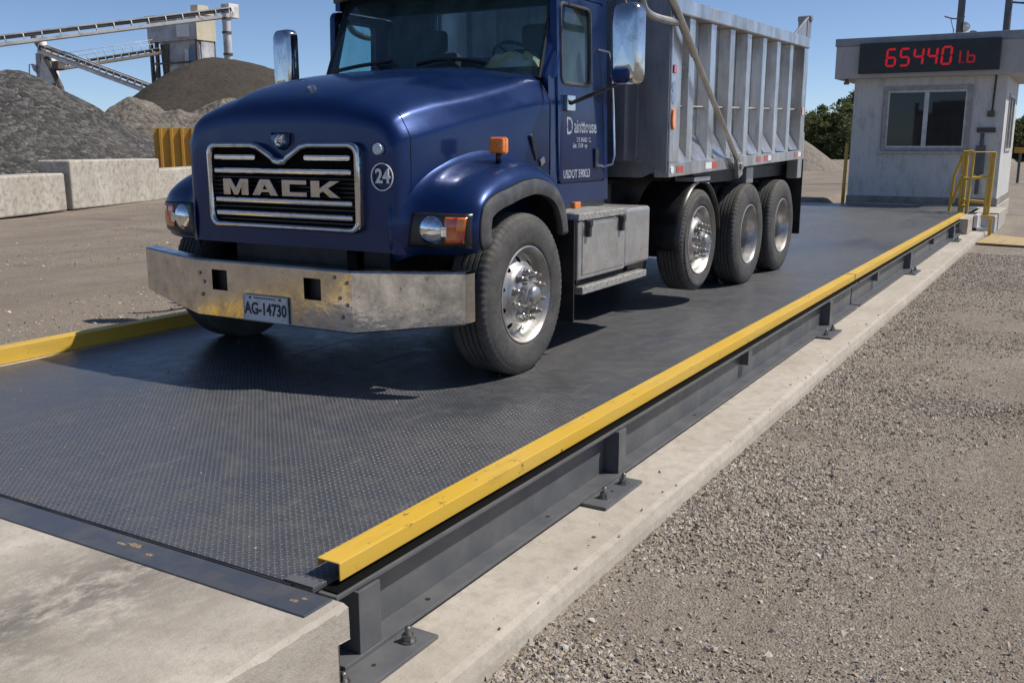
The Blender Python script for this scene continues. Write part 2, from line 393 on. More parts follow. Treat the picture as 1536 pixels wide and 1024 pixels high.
def pile_mat(name, c, c2, c3, sc_=3.2, bs=1.0):
    m, nt, b = new_mat(name)
    n = noise_tex(nt, .35, 6, .65); v = N(nt, 'ShaderNodeTexVoronoi'); v.inputs['Scale'].default_value = sc_; nt.links.new(coords(nt), v.inputs['Vector'])
    k = mixc(nt, ramp(nt, n, [(.35, 0.), (.68, 1.)]), c, c2)
    k = mixc(nt, ramp(nt, v.outputs['Color'], [(.35, 0.), (.75, .45), (1., .9)]), k, c3)
    k = mixc(nt, ramp(nt, noise_tex(nt, sc_*2.4, 4, .75), [(.32, .7), (.5, 0.)]), k, tuple(q*.4 for q in c))
    L(nt, k, b, 'Base Color'); b.inputs['Roughness'].default_value = .95; b.inputs['Specular IOR Level'].default_value = .15
    bump(nt, b, v.outputs['Distance'], bs, -.18); bump(nt, b, noise_tex(nt, sc_*2, 5, .75), bs, .15); return m
M_pile1 = pile_mat('dark_grey_aggregate', (.085, .082, .079), (.14, .13, .118), (.34, .33, .32), 5.0, 1.0)
M_pile2 = pile_mat('grey_brown_rubble', (.15, .135, .117), (.25, .215, .175), (.36, .325, .28), 2.2, 1.)
M_pile3 = pile_mat('dark_brown_fines', (.058, .05, .043), (.074, .062, .05), (.066, .057, .047), 1.2, .35)
M_pile4 = pile_mat('tan_grey_fines', (.20, .18, .155), (.24, .21, .175), (.25, .22, .19), 2.5, .4)
def wall_mat(name, c, dirt, amt=.6):
    m, nt, b = new_mat(name)
    n = noise_tex(nt, 1.1, 8, .7, coords(nt, (1, 1, .5))); n2 = noise_tex(nt, 5, 7, .75, coords(nt, (1, 1, .35)))
    k = mixc(nt, ramp(nt, n, [(.45, 0.), (.72, .55)]), c, tuple(q*.8 for q in c))
    k = mixc(nt, ramp(nt, n2, [(.50, 0.), (.74, amt)]), k, dirt)
    sep = N(nt, 'ShaderNodeSeparateXYZ'); nt.links.new(coords(nt), sep.inputs[0])
    low = ramp(nt, mth(nt, 'ADD', sep.outputs[2], mth(nt, 'MULTIPLY', n2, .9)), [(.55, .55), (1.0, 0.)])   # splash dirt along the foot
    k = mixc(nt, low, k, dirt)
    L(nt, k, b, 'Base Color'); b.inputs['Roughness'].default_value = .7
    bump(nt, b, noise_tex(nt, 45, 4, .6), .12, .01); return m
M_wall = wall_mat('painted_booth_wall', (.58, .575, .56), (.27, .235, .19), .8)
M_fascia = wall_mat('booth_fascia', (.43, .425, .42), (.27, .25, .22), .5)
M_cap = simple('roof_cap_metal', (.22, .24, .27), .5, 0, (.30, .31, .32), 4)
M_frame = simple('grey_window_frame', (.50, .50, .49), .5, 0, (.36, .35, .33), 7)
M_signbox = simple('sign_black', (.012, .012, .013), .35, 0, (.03, .024, .02), 5, .5, .8)
def led(name, s, c=(1, .012, .03)):
    m, nt, b = new_mat(name); b.inputs['Base Color'].default_value = (.1, .005, .01, 1)
    v = voronoi(nt, 26, rnd=0.2)
    b.inputs['Emission Color'].default_value = (*c, 1)
    L(nt, ramp(nt, v, [(.40, s), (.75, s*.5)]), b, 'Emission Strength'); return m
M_led = led('red_led', .42); M_led2 = led('dim_red_led', .22, (1, .03, .04))
M_plant = simple('weathered_white_steel', (.74, .73, .70), .55, 0, (.34, .30, .25), .8, .45, .75)
M_plantcream = simple('cream_cladding', (.62, .55, .40), .6, 0, (.50, .46, .37), .7)
M_plantgrey = simple('grey_cladding', (.58, .58, .60), .6, 0, (.30, .29, .28), .5)
M_plantdark = simple('dark_plant_steel', (.07, .065, .06), .7, 0, (.17, .15, .13), .7)
M_rust = simple('rusty_red_steel', (.22, .06, .035), .7)
M_pole = simple('dark_steel_pole', (.075, .085, .10), .5, 0, (.13, .13, .13), 3)
def leaf_mat(name, c, c2):
    m, nt, b = new_mat(name); g = N(nt, 'ShaderNodeNewGeometry')
    L(nt, ramp(nt, g.outputs['Random Per Island'], [(0., c), (1., c2)]), b, 'Base Color')
    b.inputs['Roughness'].default_value = .7; b.inputs['Specular IOR Level'].default_value = .2
    tl = N(nt, 'ShaderNodeBsdfTranslucent'); nt.links.new(b.inputs['Base Color'].links[0].from_socket, tl.inputs[0])
    mx = N(nt, 'ShaderNodeMixShader'); mx.inputs[0].default_value = .4
    nt.links.new(b.outputs[0], mx.inputs[1]); nt.links.new(tl.outputs[0], mx.inputs[2]); nt.links.new(mx.outputs[0], nt.nodes['Material Output'].inputs[0]); return m
M_leaf = leaf_mat('dark_foliage', (.06, .08, .03), (.15, .17, .065)); M_bark = simple('bark', (.05, .04, .03), .9)

# ------------------------------------------------------------------ light and sky
SUN = Vector((.60, .42, 1.0)).normalized()
el = math.asin(SUN.z); az = math.atan2(SUN.x, SUN.y)
w = bpy.data.worlds.new('World'); sc.world = w; w.use_nodes = True
bgn = w.node_tree.nodes['Background']
sky = w.node_tree.nodes.new('ShaderNodeTexSky'); sky.sky_type = 'NISHITA'; sky.sun_disc = False
sky.sun_elevation = el; sky.sun_rotation = az; sky.air_density = .5; sky.dust_density = .35; sky.ozone_density = 3
w.node_tree.links.new(sky.outputs[0], bgn.inputs[0]); bgn.inputs[1].default_value = .13
sl = bpy.data.lights.new('sun', 'SUN'); sl.energy = 5.0; sl.angle = R(.5); sl.color = (1, .94, .85)
so = bpy.data.objects.new('sun', sl); col.objects.link(so); so.rotation_euler = SUN.to_track_quat('Z', 'Y').to_euler(); so.location = (20, 15, 40)
sc.view_settings.view_transform = 'Standard'; sc.view_settings.look = 'None'; sc.view_settings.exposure = 0; sc.view_settings.gamma = 1
sc.cycles.max_bounces = 8; sc.cycles.transparent_max_bounces = 12

# ================================================================== SETTING
def zground(x, y):
    # the yard left of the scale lies almost level with its deck
    t = min(1, max(0, (-x-6.3)/.5)); t = t*t*(3-2*t)
    z = .345*t
    t2 = min(1, max(0, (-x-8)/12)); z -= .045*t*t2
    f = noise.noise(Vector((x*.25, y*.25, 3)))*.05 + noise.noise(Vector((x*.9, y*.9, 7)))*.016
    if -7.1 < x < -1.6: f = 0
    elif x >= -1.6: f *= min(1, (x+1.6)/1.5)
    else: f *= min(1, (-7.1-x)/1.5)
    return z+f
def seq(a, b, s0, g):
    o = [a]; s = s0
    while o[-1] < b: o.append(o[-1]+s); s *= g
    return o
xs = sorted(set([-v for v in seq(7.1, 900, .25, 1.10)] + [-7.0, -6.9, -6.8, -6.7, -6.6, -6.5, -6.4, -6.3, -4, -2.4, -1.9, -1.6] + seq(-1.4, 900, .2, 1.09)))
ys = sorted(set([-v for v in seq(0, 500, .6, 1.15)] + seq(.3, 1400, .3, 1.05)))
g = MB(); g.grid([[(x, y, zground(x, y)) for x in xs] for y in ys])
tag(g.build('ground', M_ground), kind='structure')

# loose crushed stone over the yard near the camera
def stones(name, n, gen, mat):
    base = np.array([(1, 0, 0), (-1, 0, 0), (0, 1, 0), (0, -1, 0), (0, 0, 1), (0, 0, -1)], float)
    fb = np.array([(0, 2, 4), (2, 1, 4), (1, 3, 4), (3, 0, 4), (2, 0, 5), (1, 2, 5), (3, 1, 5), (0, 3, 5)])
    P, S = gen(n); n = len(P)
    V = base[None]+rng.normal(0, .28, (n, 6, 3))
    A = rng.uniform(0, 2*np.pi, n); B = rng.uniform(0, np.pi, n)
    ca, sa, cb, sb = np.cos(A), np.sin(A), np.cos(B), np.sin(B)
    V[:, :, 2] *= .6
    y, z = V[:, :, 1].copy(), V[:, :, 2].copy()
    V[:, :, 1] = y*cb[:, None]-z*sb[:, None]; V[:, :, 2] = y*sb[:, None]+z*cb[:, None]
    x, y = V[:, :, 0].copy(), V[:, :, 1].copy()
    V[:, :, 0] = x*ca[:, None]-y*sa[:, None]; V[:, :, 1] = x*sa[:, None]+y*ca[:, None]
    V = V*S[:, None, None]+P[:, None, :]
    me = bpy.data.meshes.new(name)
    Fc = (fb[None]+(np.arange(n)*6)[:, None, None]).reshape(-1, 3)
    me.vertices.add(n*6); me.vertices.foreach_set('co', V.reshape(-1).astype(np.float32))
    me.loops.add(len(Fc)*3); me.loops.foreach_set('vertex_index', Fc.reshape(-1).astype(np.int32))
    me.polygons.add(len(Fc)); me.polygons.foreach_set('loop_start', np.arange(0, len(Fc)*3, 3, dtype=np.int32)); me.polygons.foreach_set('loop_total', np.full(len(Fc), 3, np.int32))
    me.polygons.foreach_set('use_smooth', np.zeros(len(Fc), bool)); me.update(calc_edges=True); me.materials.append(mat)
    o = bpy.data.objects.new(name, me); col.objects.link(o); return o
def gen_near(n):
    t = rng.uniform(0, 1, n)**1.7
    y = 2.2+t*17
    x = -1.725+np.abs(rng.exponential(1.5, n))
    p = np.array([noise.noise(Vector((a*.7, b*.7, 5))) for a, b in zip(x, y)])
    keep = (rng.uniform(0, 1, n) < np.clip(.75+1.5*p-.26*(x+1.7), .03, 1)) & (x < 6)
    x, y = x[keep], y[keep]
    s = np.exp(rng.normal(math.log(.0050), .36, len(x)))*(1+.3*np.exp(-(x+1.72)/.5))*(1+.03*y)
    s = s*(1+.55*np.exp(-(x+1.72)/.7)*np.exp(-(y-2.2)/5)); s = np.clip(s, .0028, .016); big = rng.uniform(0, 1, len(x)) < .0016; s[big] = rng.uniform(.012, .024, big.sum())
    z = np.array([zground(a, b) for a, b in zip(x, y)])+s*.12
    return np.stack([x, y, z], 1), s
def gen_left(n):
    x = -7.05-rng.uniform(0, 1, n)**1.3*17; y = 2.2+rng.uniform(0, 1, n)**1.2*24
    p = np.array([noise.noise(Vector((a*.35, b*.12, 9))) for a, b in zip(x, y)])
    keep = rng.uniform(0, 1, n) < np.clip(.5+1.2*p, .08, 1)
    x, y = x[keep], y[keep]
    s = np.clip(np.exp(rng.normal(math.log(.010), .38, len(x))), .006, .035)
    z = np.array([zground(a, b) for a, b in zip(x, y)])+s*.1
    return np.stack([x, y, z], 1), s
tag(stones('scattered_stones', 26000, gen_left, M_stone), 'small loose stones scattered over the packed yard left of the yellow rail', 'stones', kind='stuff')
def gen_grit(n):
    k = n//5
    xa = -1.76-np.abs(rng.exponential(.05, k)); ya = 2.4+rng.uniform(0, 1, k)**1.4*18
    xb = rng.uniform(-6.4, -2.35, n-k); yb = 2.4+rng.uniform(0, 1, n-k)**1.5*20
    sa = np.clip(np.exp(rng.normal(math.log(.006), .4, k)), .003, .013); sb = np.clip(np.exp(rng.normal(math.log(.0038), .35, n-k)), .002, .009)
    P = np.concatenate([np.stack([xa, ya, .10+sa*.4], 1), np.stack([xb, yb, D+sb*.4], 1)]); return P, np.concatenate([sa, sb])
tag(stones('spilled_grit', 420, gen_grit, M_stone), 'small grit and stones spilled on the concrete footing and the steel deck', 'grit', kind='stuff')
tag(stones('loose_gravel', 200000, gen_near, M_stone), 'loose grey crushed stone scattered along the concrete footing', 'gravel', kind='stuff')

# ================================================================== WEIGHBRIDGE
DX0, DX1, DY0, DY1 = -6.45, -2.20, 2.345, 26.2
wb = thing('weighbridge', (-4.35, 14, .12), 'long dark steel weighbridge deck with yellow guide rails beneath the blue truck', 'weighbridge')
joints = [DY0, 11.44, 20.3, DY1]
for i in range(3):
    for xa, xb in ((DX0, -4.935), (-4.932, -4.235), (-4.232, DX1)):
        m = MB(); m.box(xa, xb, joints[i]+(.006 if i else 0), joints[i+1], D-.02, D)
        m.build('deck_plate', M_deck, wb, .003)
m = MB()
m.box(-5.62, -2.215, DY0+.012, DY0+.03, .14, D-.022)   # end plate
m.build('end_plate', M_steel, wb)
for i in range(3):
    m = MB(); y0, y1 = joints[i]+.03, joints[i+1]-.03
    m.box(-2.205, -2.19, y0, y1, .134, .378)                 # web
    m.box(-2.33, -2.118, y0, y1, .378, .394)                 # top flange
    m.box(-2.33, -2.090, y0, y1, .118, .134)                 # bottom flange
    m.build('side_beam', M_steel, wb, .002)
    m = MB(); m.box(-2.20, -2.130, y0+.02, y1-.02, .3945, .400); m.build('gap_shade_strip', M_deepblack, wb)  # black strip added on the flange as painted shade under the rail
    m = MB(); m.box(-6.42, -6.30, y0, y1, .142, .39); m.build('side_beam', M_steel, wb)
    # yellow guide rails: inverted channels
    ya, yb = joints[i]+(.02 if i else .10), joints[i+1]-.02
    if i == 2: yb = 22.9
    for xi, xo, zt in ((-2.268, -2.160, .485),):
        m = MB()
        sec = [(xi, zt-.032), (xi, zt), (xo, zt), (xo, zt-.07), (xo-.006, zt-.07), (xo-.006, zt-.006), (xi+.006, zt-.006), (xi+.006, zt-.032)]
        m.prism([(x, ya, z) for x, z in sec], (0, yb-ya, 0)); o = m.build('guide_rail', M_yel, wb, .004, 2)
    ya, yb = (-1.5 if i == 0 else joints[i]+.02), joints[i+1]-.02
    m = MB(); xi, xo, zt = -6.55, -6.67, .522
    sec = [(xi, zt-.115), (xi, zt), (xo, zt), (xo, zt-.115), (xo+.006, zt-.115), (xo+.006, zt-.006), (xi-.006, zt-.006), (xi-.006, zt-.115)]
    m.prism([(x, ya, z) for x, z in sec], (0, yb-ya, 0)); m.build('guide_rail', M_yel, wb, .006, 2)
    m = MB(); m.box(-2.240, -2.205, joints[i]+.2, min(joints[i+1], 22.9)-.1, D+.0005, .478); m.build('rail_support', M_steel, wb)
# posts between the flanges, brackets, bearing plates with anchor bolts
for yp, wy in ((2.47, .125), (4.74, .10), (9.95, .12), (15.2, .13), (20.6, .14)):
    m = MB(); m.box(-2.112, -2.098, yp, yp+wy, .1345, .3775); m.box(-2.1885, -2.112, yp, yp+.012, .136, .377)
    m.build('post', M_steel, wb, .002)
for yp in (7.25, 12.7, 17.9, 21.8):
    m = MB(); m.box(-2.135, -2.125, yp, yp+.10, .255, .377); m.box(-2.1885, -2.135, yp, yp+.01, .255, .377); m.box(-2.1885, -2.135, yp+.01, yp+.1, .255, .265)
    m.build('bracket', M_steel, wb, .002)
def bolt(m, x, y, z, s=1.0):
    m.cyl((x, y, z), (x, y, z+.005*s), .026*s, 16); m.cyl((x, y, z+.005*s), (x, y, z+.024*s), .0195*s, 6); m.cyl((x, y, z+.024*s), (x, y, z+.046*s), .010*s, 10); m.cyl((x, y, z+.046*s), (x, y, z+.05*s), .009*s, 10, .006*s)
for yp, yl in ((2.16, .60), (4.27, .48), (9.38, .5), (14.75, .55), (20.2, .55)):
    m = MB(); m.box(-2.22, -1.955, yp, yp+yl, .1005, .1175); p = m.build('bearing_plate', M_steel, wb, .002)
    for yy in (yp+.13, yp+yl-.10):
        m = MB(); bolt(m, -2.025, yy, .1175, 1.25); m.build('anchor_bolt', M_bolt, p)
    m = MB(); m.cyl((-2.03, yp+yl*.5, .118), (-2.03, yp+yl*.5, .1187), .009, 10); m.build('plate_hole', M_black, p)
for yy in (2.95, 3.98, 6.1, 8.75, 8.95, 12.1, 13.9):
    m = MB(); m.cyl((-2.14, yy, .1345), (-2.14, yy, .1352), .012, 10); m.build('flange_hole', M_black, wb)
# edge trim where the deck meets the slab
m = MB(); m.box(-6.49, -2.30, DY0-.012, DY0+.01, D-.05, D-.004); m.build('end_angle', M_black, wb, .002)
m = MB(); m.box(-2.34, -2.20, DY0+.002, DY0+.05, D+.001, D+.005); m.build('corner_plate', M_steel, wb, .002)

# footings, approach slab
m = MB(); n = 60
rows = []
for k in range(n+1):
    y = 1.2+k*(24.4)/n
    j = lambda s: noise.noise(Vector((y*1.7, s, 2)))*.008
    rows.append([(-6.3, y, .10), (-2.5, y, .10), (-1.785, y, .10+j(1)*.3), (-1.752+j(2), y, .092), (-1.738+j(2)+j(3)*.5, y, .04), (-1.73+j(4), y, -.06)])
m.grid(rows, False); f_ = m.build('concrete_footing', M_conc, sharp=25, loc=(-2, 3, 0)); tag(f_, 'pale concrete footing strip under the near steel beam beside the gravel', 'footing')
m = MB(); m.box(-6.95, -6.46, -2, 26.2, -.05, .404); tag(m.build('concrete_kerb', M_conc, None, .01, loc=(-6.7, 12, 0)), 'dusty concrete kerb under the far yellow rail', 'kerb')
ap = thing('approach_slab', (-2.5, 1, 0), 'stained pale concrete approach slab with chipped corner and steel edge strip', 'slab')
m = MB(); k = 26
rows = []
XE = -2.01
def chip(y):
    return (.02 if y > 2.2 else 0)
ysl = [-4, -2, 0, .6, 1.0] + [1.0+.055*i for i in range(1, 24)] + [2.325]
for y in ysl:
    ch = noise.noise(Vector((y*6, 0, 0)))*.012 + noise.noise(Vector((y*23, 4, 0)))*.006
    c2 = abs(noise.noise(Vector((y*9, 2, 0))))*.02+.012
    rows.append([(-6.45, y, D-.14 if y > 2.28 else -.05), (-6.45, y, D-.003), (-5, y, D-.003), (-3.5, y, D-.003), (-2.6, y, D-.003), (XE-c2-.02, y, D-.004), (XE-.012+ch*.4, y, D-c2), (XE-.010+ch*.3, y, D-.08), (XE-.010, y, D-.13), (XE-.008, y, .1), (XE-.006, y, -.05)])
rows[-1] = [(x, y, max(z, D-.13)) for x, y, z in rows[-1]]; rows[-2] = [(x, y, max(z, D-.125)) for x, y, z in rows[-2]]
rows.insert(-2, [(x, 2.262, z) for x, y, z in rows[-3]])
m.grid(rows, False)
m.add(rows[-1], [tuple(range(len(rows[-1])))]); m.add(rows[0], [tuple(range(len(rows[0])-1, -1, -1))])
m.build('slab', M_appr, ap, sharp=30)
m = MB(); m.box(-6.49, -2.085, 2.175, 2.318, D-.02, D+.003); ep = m.build('edge_strip', M_steel_edge, ap, .002)
m = MB()
for x, y, a, b_ in ((-3.05, 2.27, .06, .03), (-2.93, 2.24, .03, .02), (-3.11, 2.255, .05, .015), (-2.19, 2.24, .03, .02), (-2.17, 2.27, .02, .015)):
    P = []
    for q in range(14):
        t = 2*math.pi*q/14; rr = .6+.5*abs(noise.noise(Vector((x*9+math.cos(t)*2, y*5+math.sin(t)*2, q*.3))))*1.6
        P.append((x+.75*a*rr*math.cos(t), y+.6*b_*rr*math.sin(t), D+.0036))
    m.add(P, [tuple(range(14))])
m.build('rust_patch', simple('rust_scab', (.17, .10, .05), .85, 0, (.30, .24, .16), 90, .4, .6, .5, 80), ep)

# ================================================================== DUMP TRUCK
tk = thing('dump_truck', (XC, 8, D), 'dark blue dump truck with tall aluminium tipper body standing on the weighbridge', 'dump truck')
def X(s): return XC+s
def lerp(a, b, t): return a+(b-a)*t

# ---- hood: lofted sections
st = [  # y, zt(centre), z crease1, s crease1, z crease2, s crease2, s bottom, z bottom
 (4.795, 2.115, 2.030, .825, 1.92, .862, .872, 1.282),
 (4.799, 2.150, 2.058, .838, 1.94, .884, .892, 1.278),
 (4.808, 2.188, 2.085, .850, 1.955, .903, .909, 1.274),
 (4.826, 2.225, 2.108, .861, 1.972, .921, .924, 1.27),
 (4.855, 2.255, 2.128, .870, 1.988, .936, .937, 1.27),
 (4.90, 2.282, 2.150, .878, 1.998, .951, .950, 1.27),
 (5.00, 2.325, 2.182, .893, 2.018, .970, .968, 1.27),
 (5.20, 2.388, 2.228, .918, 2.06, .995, .995, 1.27),
 (5.50, 2.445, 2.275, .972, 2.12, 1.015, 1.02, 1.30),
 (5.90, 2.495, 2.35, 1.00, 2.19, 1.07, 1.075, 1.40),
 (6.25, 2.525, 2.425, 1.03, 2.25, 1.115, 1.12, 1.45),
 (6.42, 2.53, 2.435, 1.04, 2.26, 1.13, 1.13, 1.45)]
def hood_row(q):
    y, zt, z1, s1, z2, s2, sb, zb = q
    h = []
    kk = 24
    for k in range(kk+1):
        t = k/kk; s = t*(s1-.05)
        bmp = .016*min(1, max(0, (.66-t)/.08))*min(1, max(0, (y-4.80)/.15)); h.append((s, zt-.016-(zt-.016-z1-.012)*t**3.0+bmp))
    h += [(s1-.025, z1-.006), (s1-.004, z1-.020), (s1+.010, z1-.040)]
    h += [(lerp(s1+.016, s2-.014, t), lerp(z1-.052, z2+.028, t)) for t in (.0, .33, .66, 1)]
    h += [(s2-.004, z2+.006), (s2-.0005, z2-.004), (s2+.001, z2-.03)]
    h += [(lerp(s2, sb, t), lerp(z2-.05, zb, t)) for t in (.3, .6, .85, 1)]
    return [(X(-s), y, z) for s, z in reversed(h[1:])] + [(X(s), y, z) for s, z in h]
m = MB(); rows = [hood_row(q) for q in st]
m.grid(rows)
# front face: concentric rings shrinking to a point
r0 = rows[0]; cz = 1.65
for t0, t1 in ((1, .97), (.97, .9), (.9, .5), (.5, .0)):
    pass
inner = [[(X((x-XC)*t), 4.795-.004*(1-t), cz+(z-cz)*t) for x, y, z in r0] for t in (1, .96, .7, .35, .02)]
m.grid(inner[::-1])
bot = [[(x, y, z) for x, y, z in (r0[0], r0[-1])]]
m.add([inner[0][0], inner[-1][0], inner[-1][-1], inner[0][-1]], [(0, 1, 2, 3)])
hood = m.build('hood', M_blue, tk, sharp=60)
# hood details: seams of the nose cap and the cowl
def mixrow(q0, q1, t): return [lerp(u_, v_, t) for u_, v_ in zip(q0, q1)]
M_seam = simple('seam_shadow_gap', (.004, .005, .008), .8)
rw = hood_row(mixrow(st[5], st[6], .1))
for part in ([p for p in rw if p[0] > X(.84)], [p for p in rw if p[0] < X(-.84)]):
    m = MB(); m.tube(part, .0035, 5); m.build('panel_seam', M_seam, hood)
m = MB(); m.tube(hood_row(mixrow(st[-2], st[-1], .92)), .006, 5); m.build('panel_seam', M_seam, hood)
m = MB(); m.cyl((X(.80), 4.80, 1.925), (X(.80), 4.765, 1.925), .036, 20); m.build('round_reflector', simple('clear_reflector', (.55, .6, .68), .25, .3, (.35, .4, .48), 50), hood, .005)
m = MB()
rp = [(X(.825)+.083*math.cos(2*math.pi*k/40), 4.779, 1.755+.083*math.sin(2*math.pi*k/40)) for k in range(40)]
m.tube(rp, .0045, 6, closed=True); m.build('number_ring', M_white, hood)
text_mesh('24', .122, M_white, 'number_decal', hood, frame((X(.825), 4.786, 1.756), (1, 0, 0), (0, 0, 1)), .002, .0035, .95)
m = MB(); m.cyl((X(.12), 4.97, 2.30), (X(.12), 4.955, 2.335), .028, 14); m.build('hood_nozzle', M_chrome, hood, .006)
for s_ in (-1, 1):
    m = MB(); m.box(X(1.10)-.012 if s_ > 0 else X(-1.12)-.012, X(1.10)+.022 if s_ > 0 else X(-1.12)+.02, 6.17, 6.21, 1.83, 2.03, Matrix.Rotation(R(24), 3, 'X'))
    la = m.build('hood_latch', M_plastic, hood, .008)
    m = MB(); m.box(X(1.105*s_)-.02, X(1.105*s_)+.03, 6.26, 6.33, 1.80, 1.86, Matrix.Rotation(R(24), 3, 'X')); m.build('latch_hook', M_chrome, hood, .01)

# ---- grille
def grille_outline(w_, zt, zb, vz, vs, r, n=5):
    P = []
    for cx, cz_, a0 in ((w_-r, zb+r, 270), (w_-r, zt-r, 0)):
        for k in range(n+1):
            a = R(a0+90*k/n); P.append((cx+r*math.cos(a), cz_+r*math.sin(a)))
    P += [(vs+.06, zt), (vs, zt-.012), (vs*.35, vz+.028), (.05, vz+.006), (0, vz), (-.05, vz+.006), (-vs*.35, vz+.028), (-vs, zt-.012), (-vs-.06, zt)]
    for cx, cz_, a0 in ((-w_+r, zt-r, 90), (-w_+r, zb+r, 180)):
        for k in range(n+1):
            a = R(a0+90*k/n); P.append((cx+r*math.cos(a), cz_+r*math.sin(a)))
    return P
GY = 4.735
po = grille_outline(.672, 1.968, 1.395, 1.862, .185, .07)
pi_ = grille_outline(.632, 1.93, 1.432, 1.818, .20, .05)
m = MB(); rows = []
for (so_, zo), (si, zi) in zip(po+po[:1], pi_+pi_[:1]):
    mid = ((so_+si)/2, (zo+zi)/2)
    rows.append([(X(so_), GY+.06, zo), (X(so_), GY+.012, zo), (X(lerp(so_, si, .25)), GY, lerp(zo, zi, .25)), (X(lerp(so_, si, .75)), GY, lerp(zo, zi, .75)), (X(si), GY+.012, zi), (X(si), GY+.06, zi)])
m.grid(rows); grille = m.build('grille', M_chrome, tk, sharp=70)
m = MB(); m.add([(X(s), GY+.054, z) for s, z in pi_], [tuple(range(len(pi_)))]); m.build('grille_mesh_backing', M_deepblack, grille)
m = MB()
for k in range(13):
    z = 1.45+k*.0285
    m.box(X(-.63), X(.63), GY+.048, GY+.0535, z-.004, z+.004)
m.build('grille_mesh', M_black, grille)
for z, a, b_ in ((1.868, -.60, -.215), (1.868, .215, .60), (1.778, -.605, .605), (1.583, -.605, .605), (1.492, -.605, .605)):
    m = MB(); m.box(X(a), X(b_), GY+.004, GY+.035, z-.018, z+.018); m.build('grille_bar', M_gchrome, grille, .012, 3)
# raised letters
def letters(polys, s0, w_, z0, h, nm):
    m = MB()
    for poly in polys: m.prism([(X(s0+px*w_), GY+.018, z0+pz*h) for px, pz in poly], (0, -.03, 0))
    m.build(nm, M_chrome, grille, .003)
z0, h = 1.618, .108
letters([[(0, 0), (0, 1), (.31, 1), (.5, .42), (.69, 1), (1, 1), (1, 0), (.72, 0), (.72, .5), (.58, 0), (.42, 0), (.28, .5), (.28, 0)]], -.505, .235, z0, h, 'letter')
letters([[(0, 0), (.32, 1), (.5, 1), (.5, .62), (.42, .40), (.5, .40), (.5, .2), (.35, .2), (.29, 0)], [(1, 0), (.68, 1), (.5, 1), (.5, .62), (.58, .40), (.5, .40), (.5, .2), (.65, .2), (.71, 0)]], -.235, .235, z0, h, 'letter')
letters([[(0, 0), (0, 1), (1, 1), (1, .72), (.32, .72), (.32, .28), (1, .28), (1, 0)]], .035, .215, z0, h, 'letter')
letters([[(0, 0), (0, 1), (.3, 1), (.3, .55), (.66, 1), (1, 1), (.6, .55), (1, 0), (.66, 0), (.42, .36), (.3, .24), (.3, 0)]], .285, .25, z0, h, 'letter')
# shield emblem
m = MB()
sh = [(0, -.062), (.035, -.045), (.060, -.02), (.064, .02), (.072, .055), (.05, .048), (.032, .056), (-.03, .054), (-.052, .044), (-.078, .058), (-.064, .015), (-.060, -.02), (-.035, -.045)]
P = [(X(a), 4.785, 1.975+b_) for a, b_ in sh]; c_ = (X(.0), 4.725, 1.975)
Q = [(X(a*.75), 4.737, 1.975+b_*.75) for a, b_ in sh]
m.grid([P+P[:1], Q+Q[:1]], False); 
Q2 = [(X(a*.3), 4.725-.012*(i % 2), 1.965+b_*.3) for i, (a, b_) in enumerate(sh)]
m.grid([Q+Q[:1], Q2+Q2[:1]], False); m.add(Q2, [tuple(range(len(Q2)))])
m.build('shield_emblem', M_chrome, tk, sharp=20)

# ---- fenders
path = [(4.92, 1.272), (4.89, 1.34), (4.88, 1.44), (4.892, 1.535), (4.925, 1.612), (4.985, 1.672), (5.07, 1.726), (5.19, 1.776), (5.34, 1.82), (5.52, 1.852), (5.70, 1.862), (5.88, 1.832), (6.03, 1.775), (6.14, 1.69), (6.22, 1.58), (6.27, 1.46), (6.29, 1.36)]
FS = [(-.16, .16), (-.06, .105), (.0, .062), (.07, .028), (.16, .006), (.28, -.002), (.42, -.006), (.58, -.016), (.74, -.036), (.87, -.064), (.96, -.10), (1.0, -.135)]
HS = [(4.8, .925), (5.0, .955), (5.2, .975), (5.5, 1.0), (5.9, 1.06), (6.25, 1.11), (6.6, 1.12)]
def interp(T, x):
    if x <= T[0][0]: return T[0][1]
    for (x0, y0), (x1, y1) in zip(T, T[1:]):
        if x <= x1: return y0+(y1-y0)*(x-x0)/(x1-x0)
    return T[-1][1]
def sec(y):
    h = interp(HS, y); return [(h+f*(1.405-h), n_) for f, n_ in FS]
def fpt(i, s, n_, sg, wide=0):
    y, z = path[i]
    a = Vector(path[min(i+1, len(path)-1)]); b_ = Vector(path[max(i-1, 0)]); t = (a-b_).normalized(); nr = Vector((-t[1], t[0]))
    kf = max(0, 1-max(0, (y-4.93))/.35); sweep = .025*max(0, (s-.75)/.65)**2.2*kf; n_ = (n_*(1-.4*kf) if n_ < 0 else n_*(1-.35*kf))-wide*kf
    return (X(s*sg), y+nr[0]*n_*1.0+sweep, z+nr[1]*n_)
def catmull(P, k=3):
    o = []
    for i in range(len(P)-1):
        p0, p1, p2, p3 = (Vector(P[max(i-1, 0)]), Vector(P[i]), Vector(P[i+1]), Vector(P[min(i+2, len(P)-1)]))
        for j in range(k):
            t = j/k; o.append(tuple(.5*((2*p1)+(-p0+p2)*t+(2*p0-5*p1+4*p2-p3)*t*t+(-p0+3*p1-3*p2+p3)*t**3)))
    return o+[tuple(P[-1])]
path = catmull(path); FS = catmull(FS, 2)
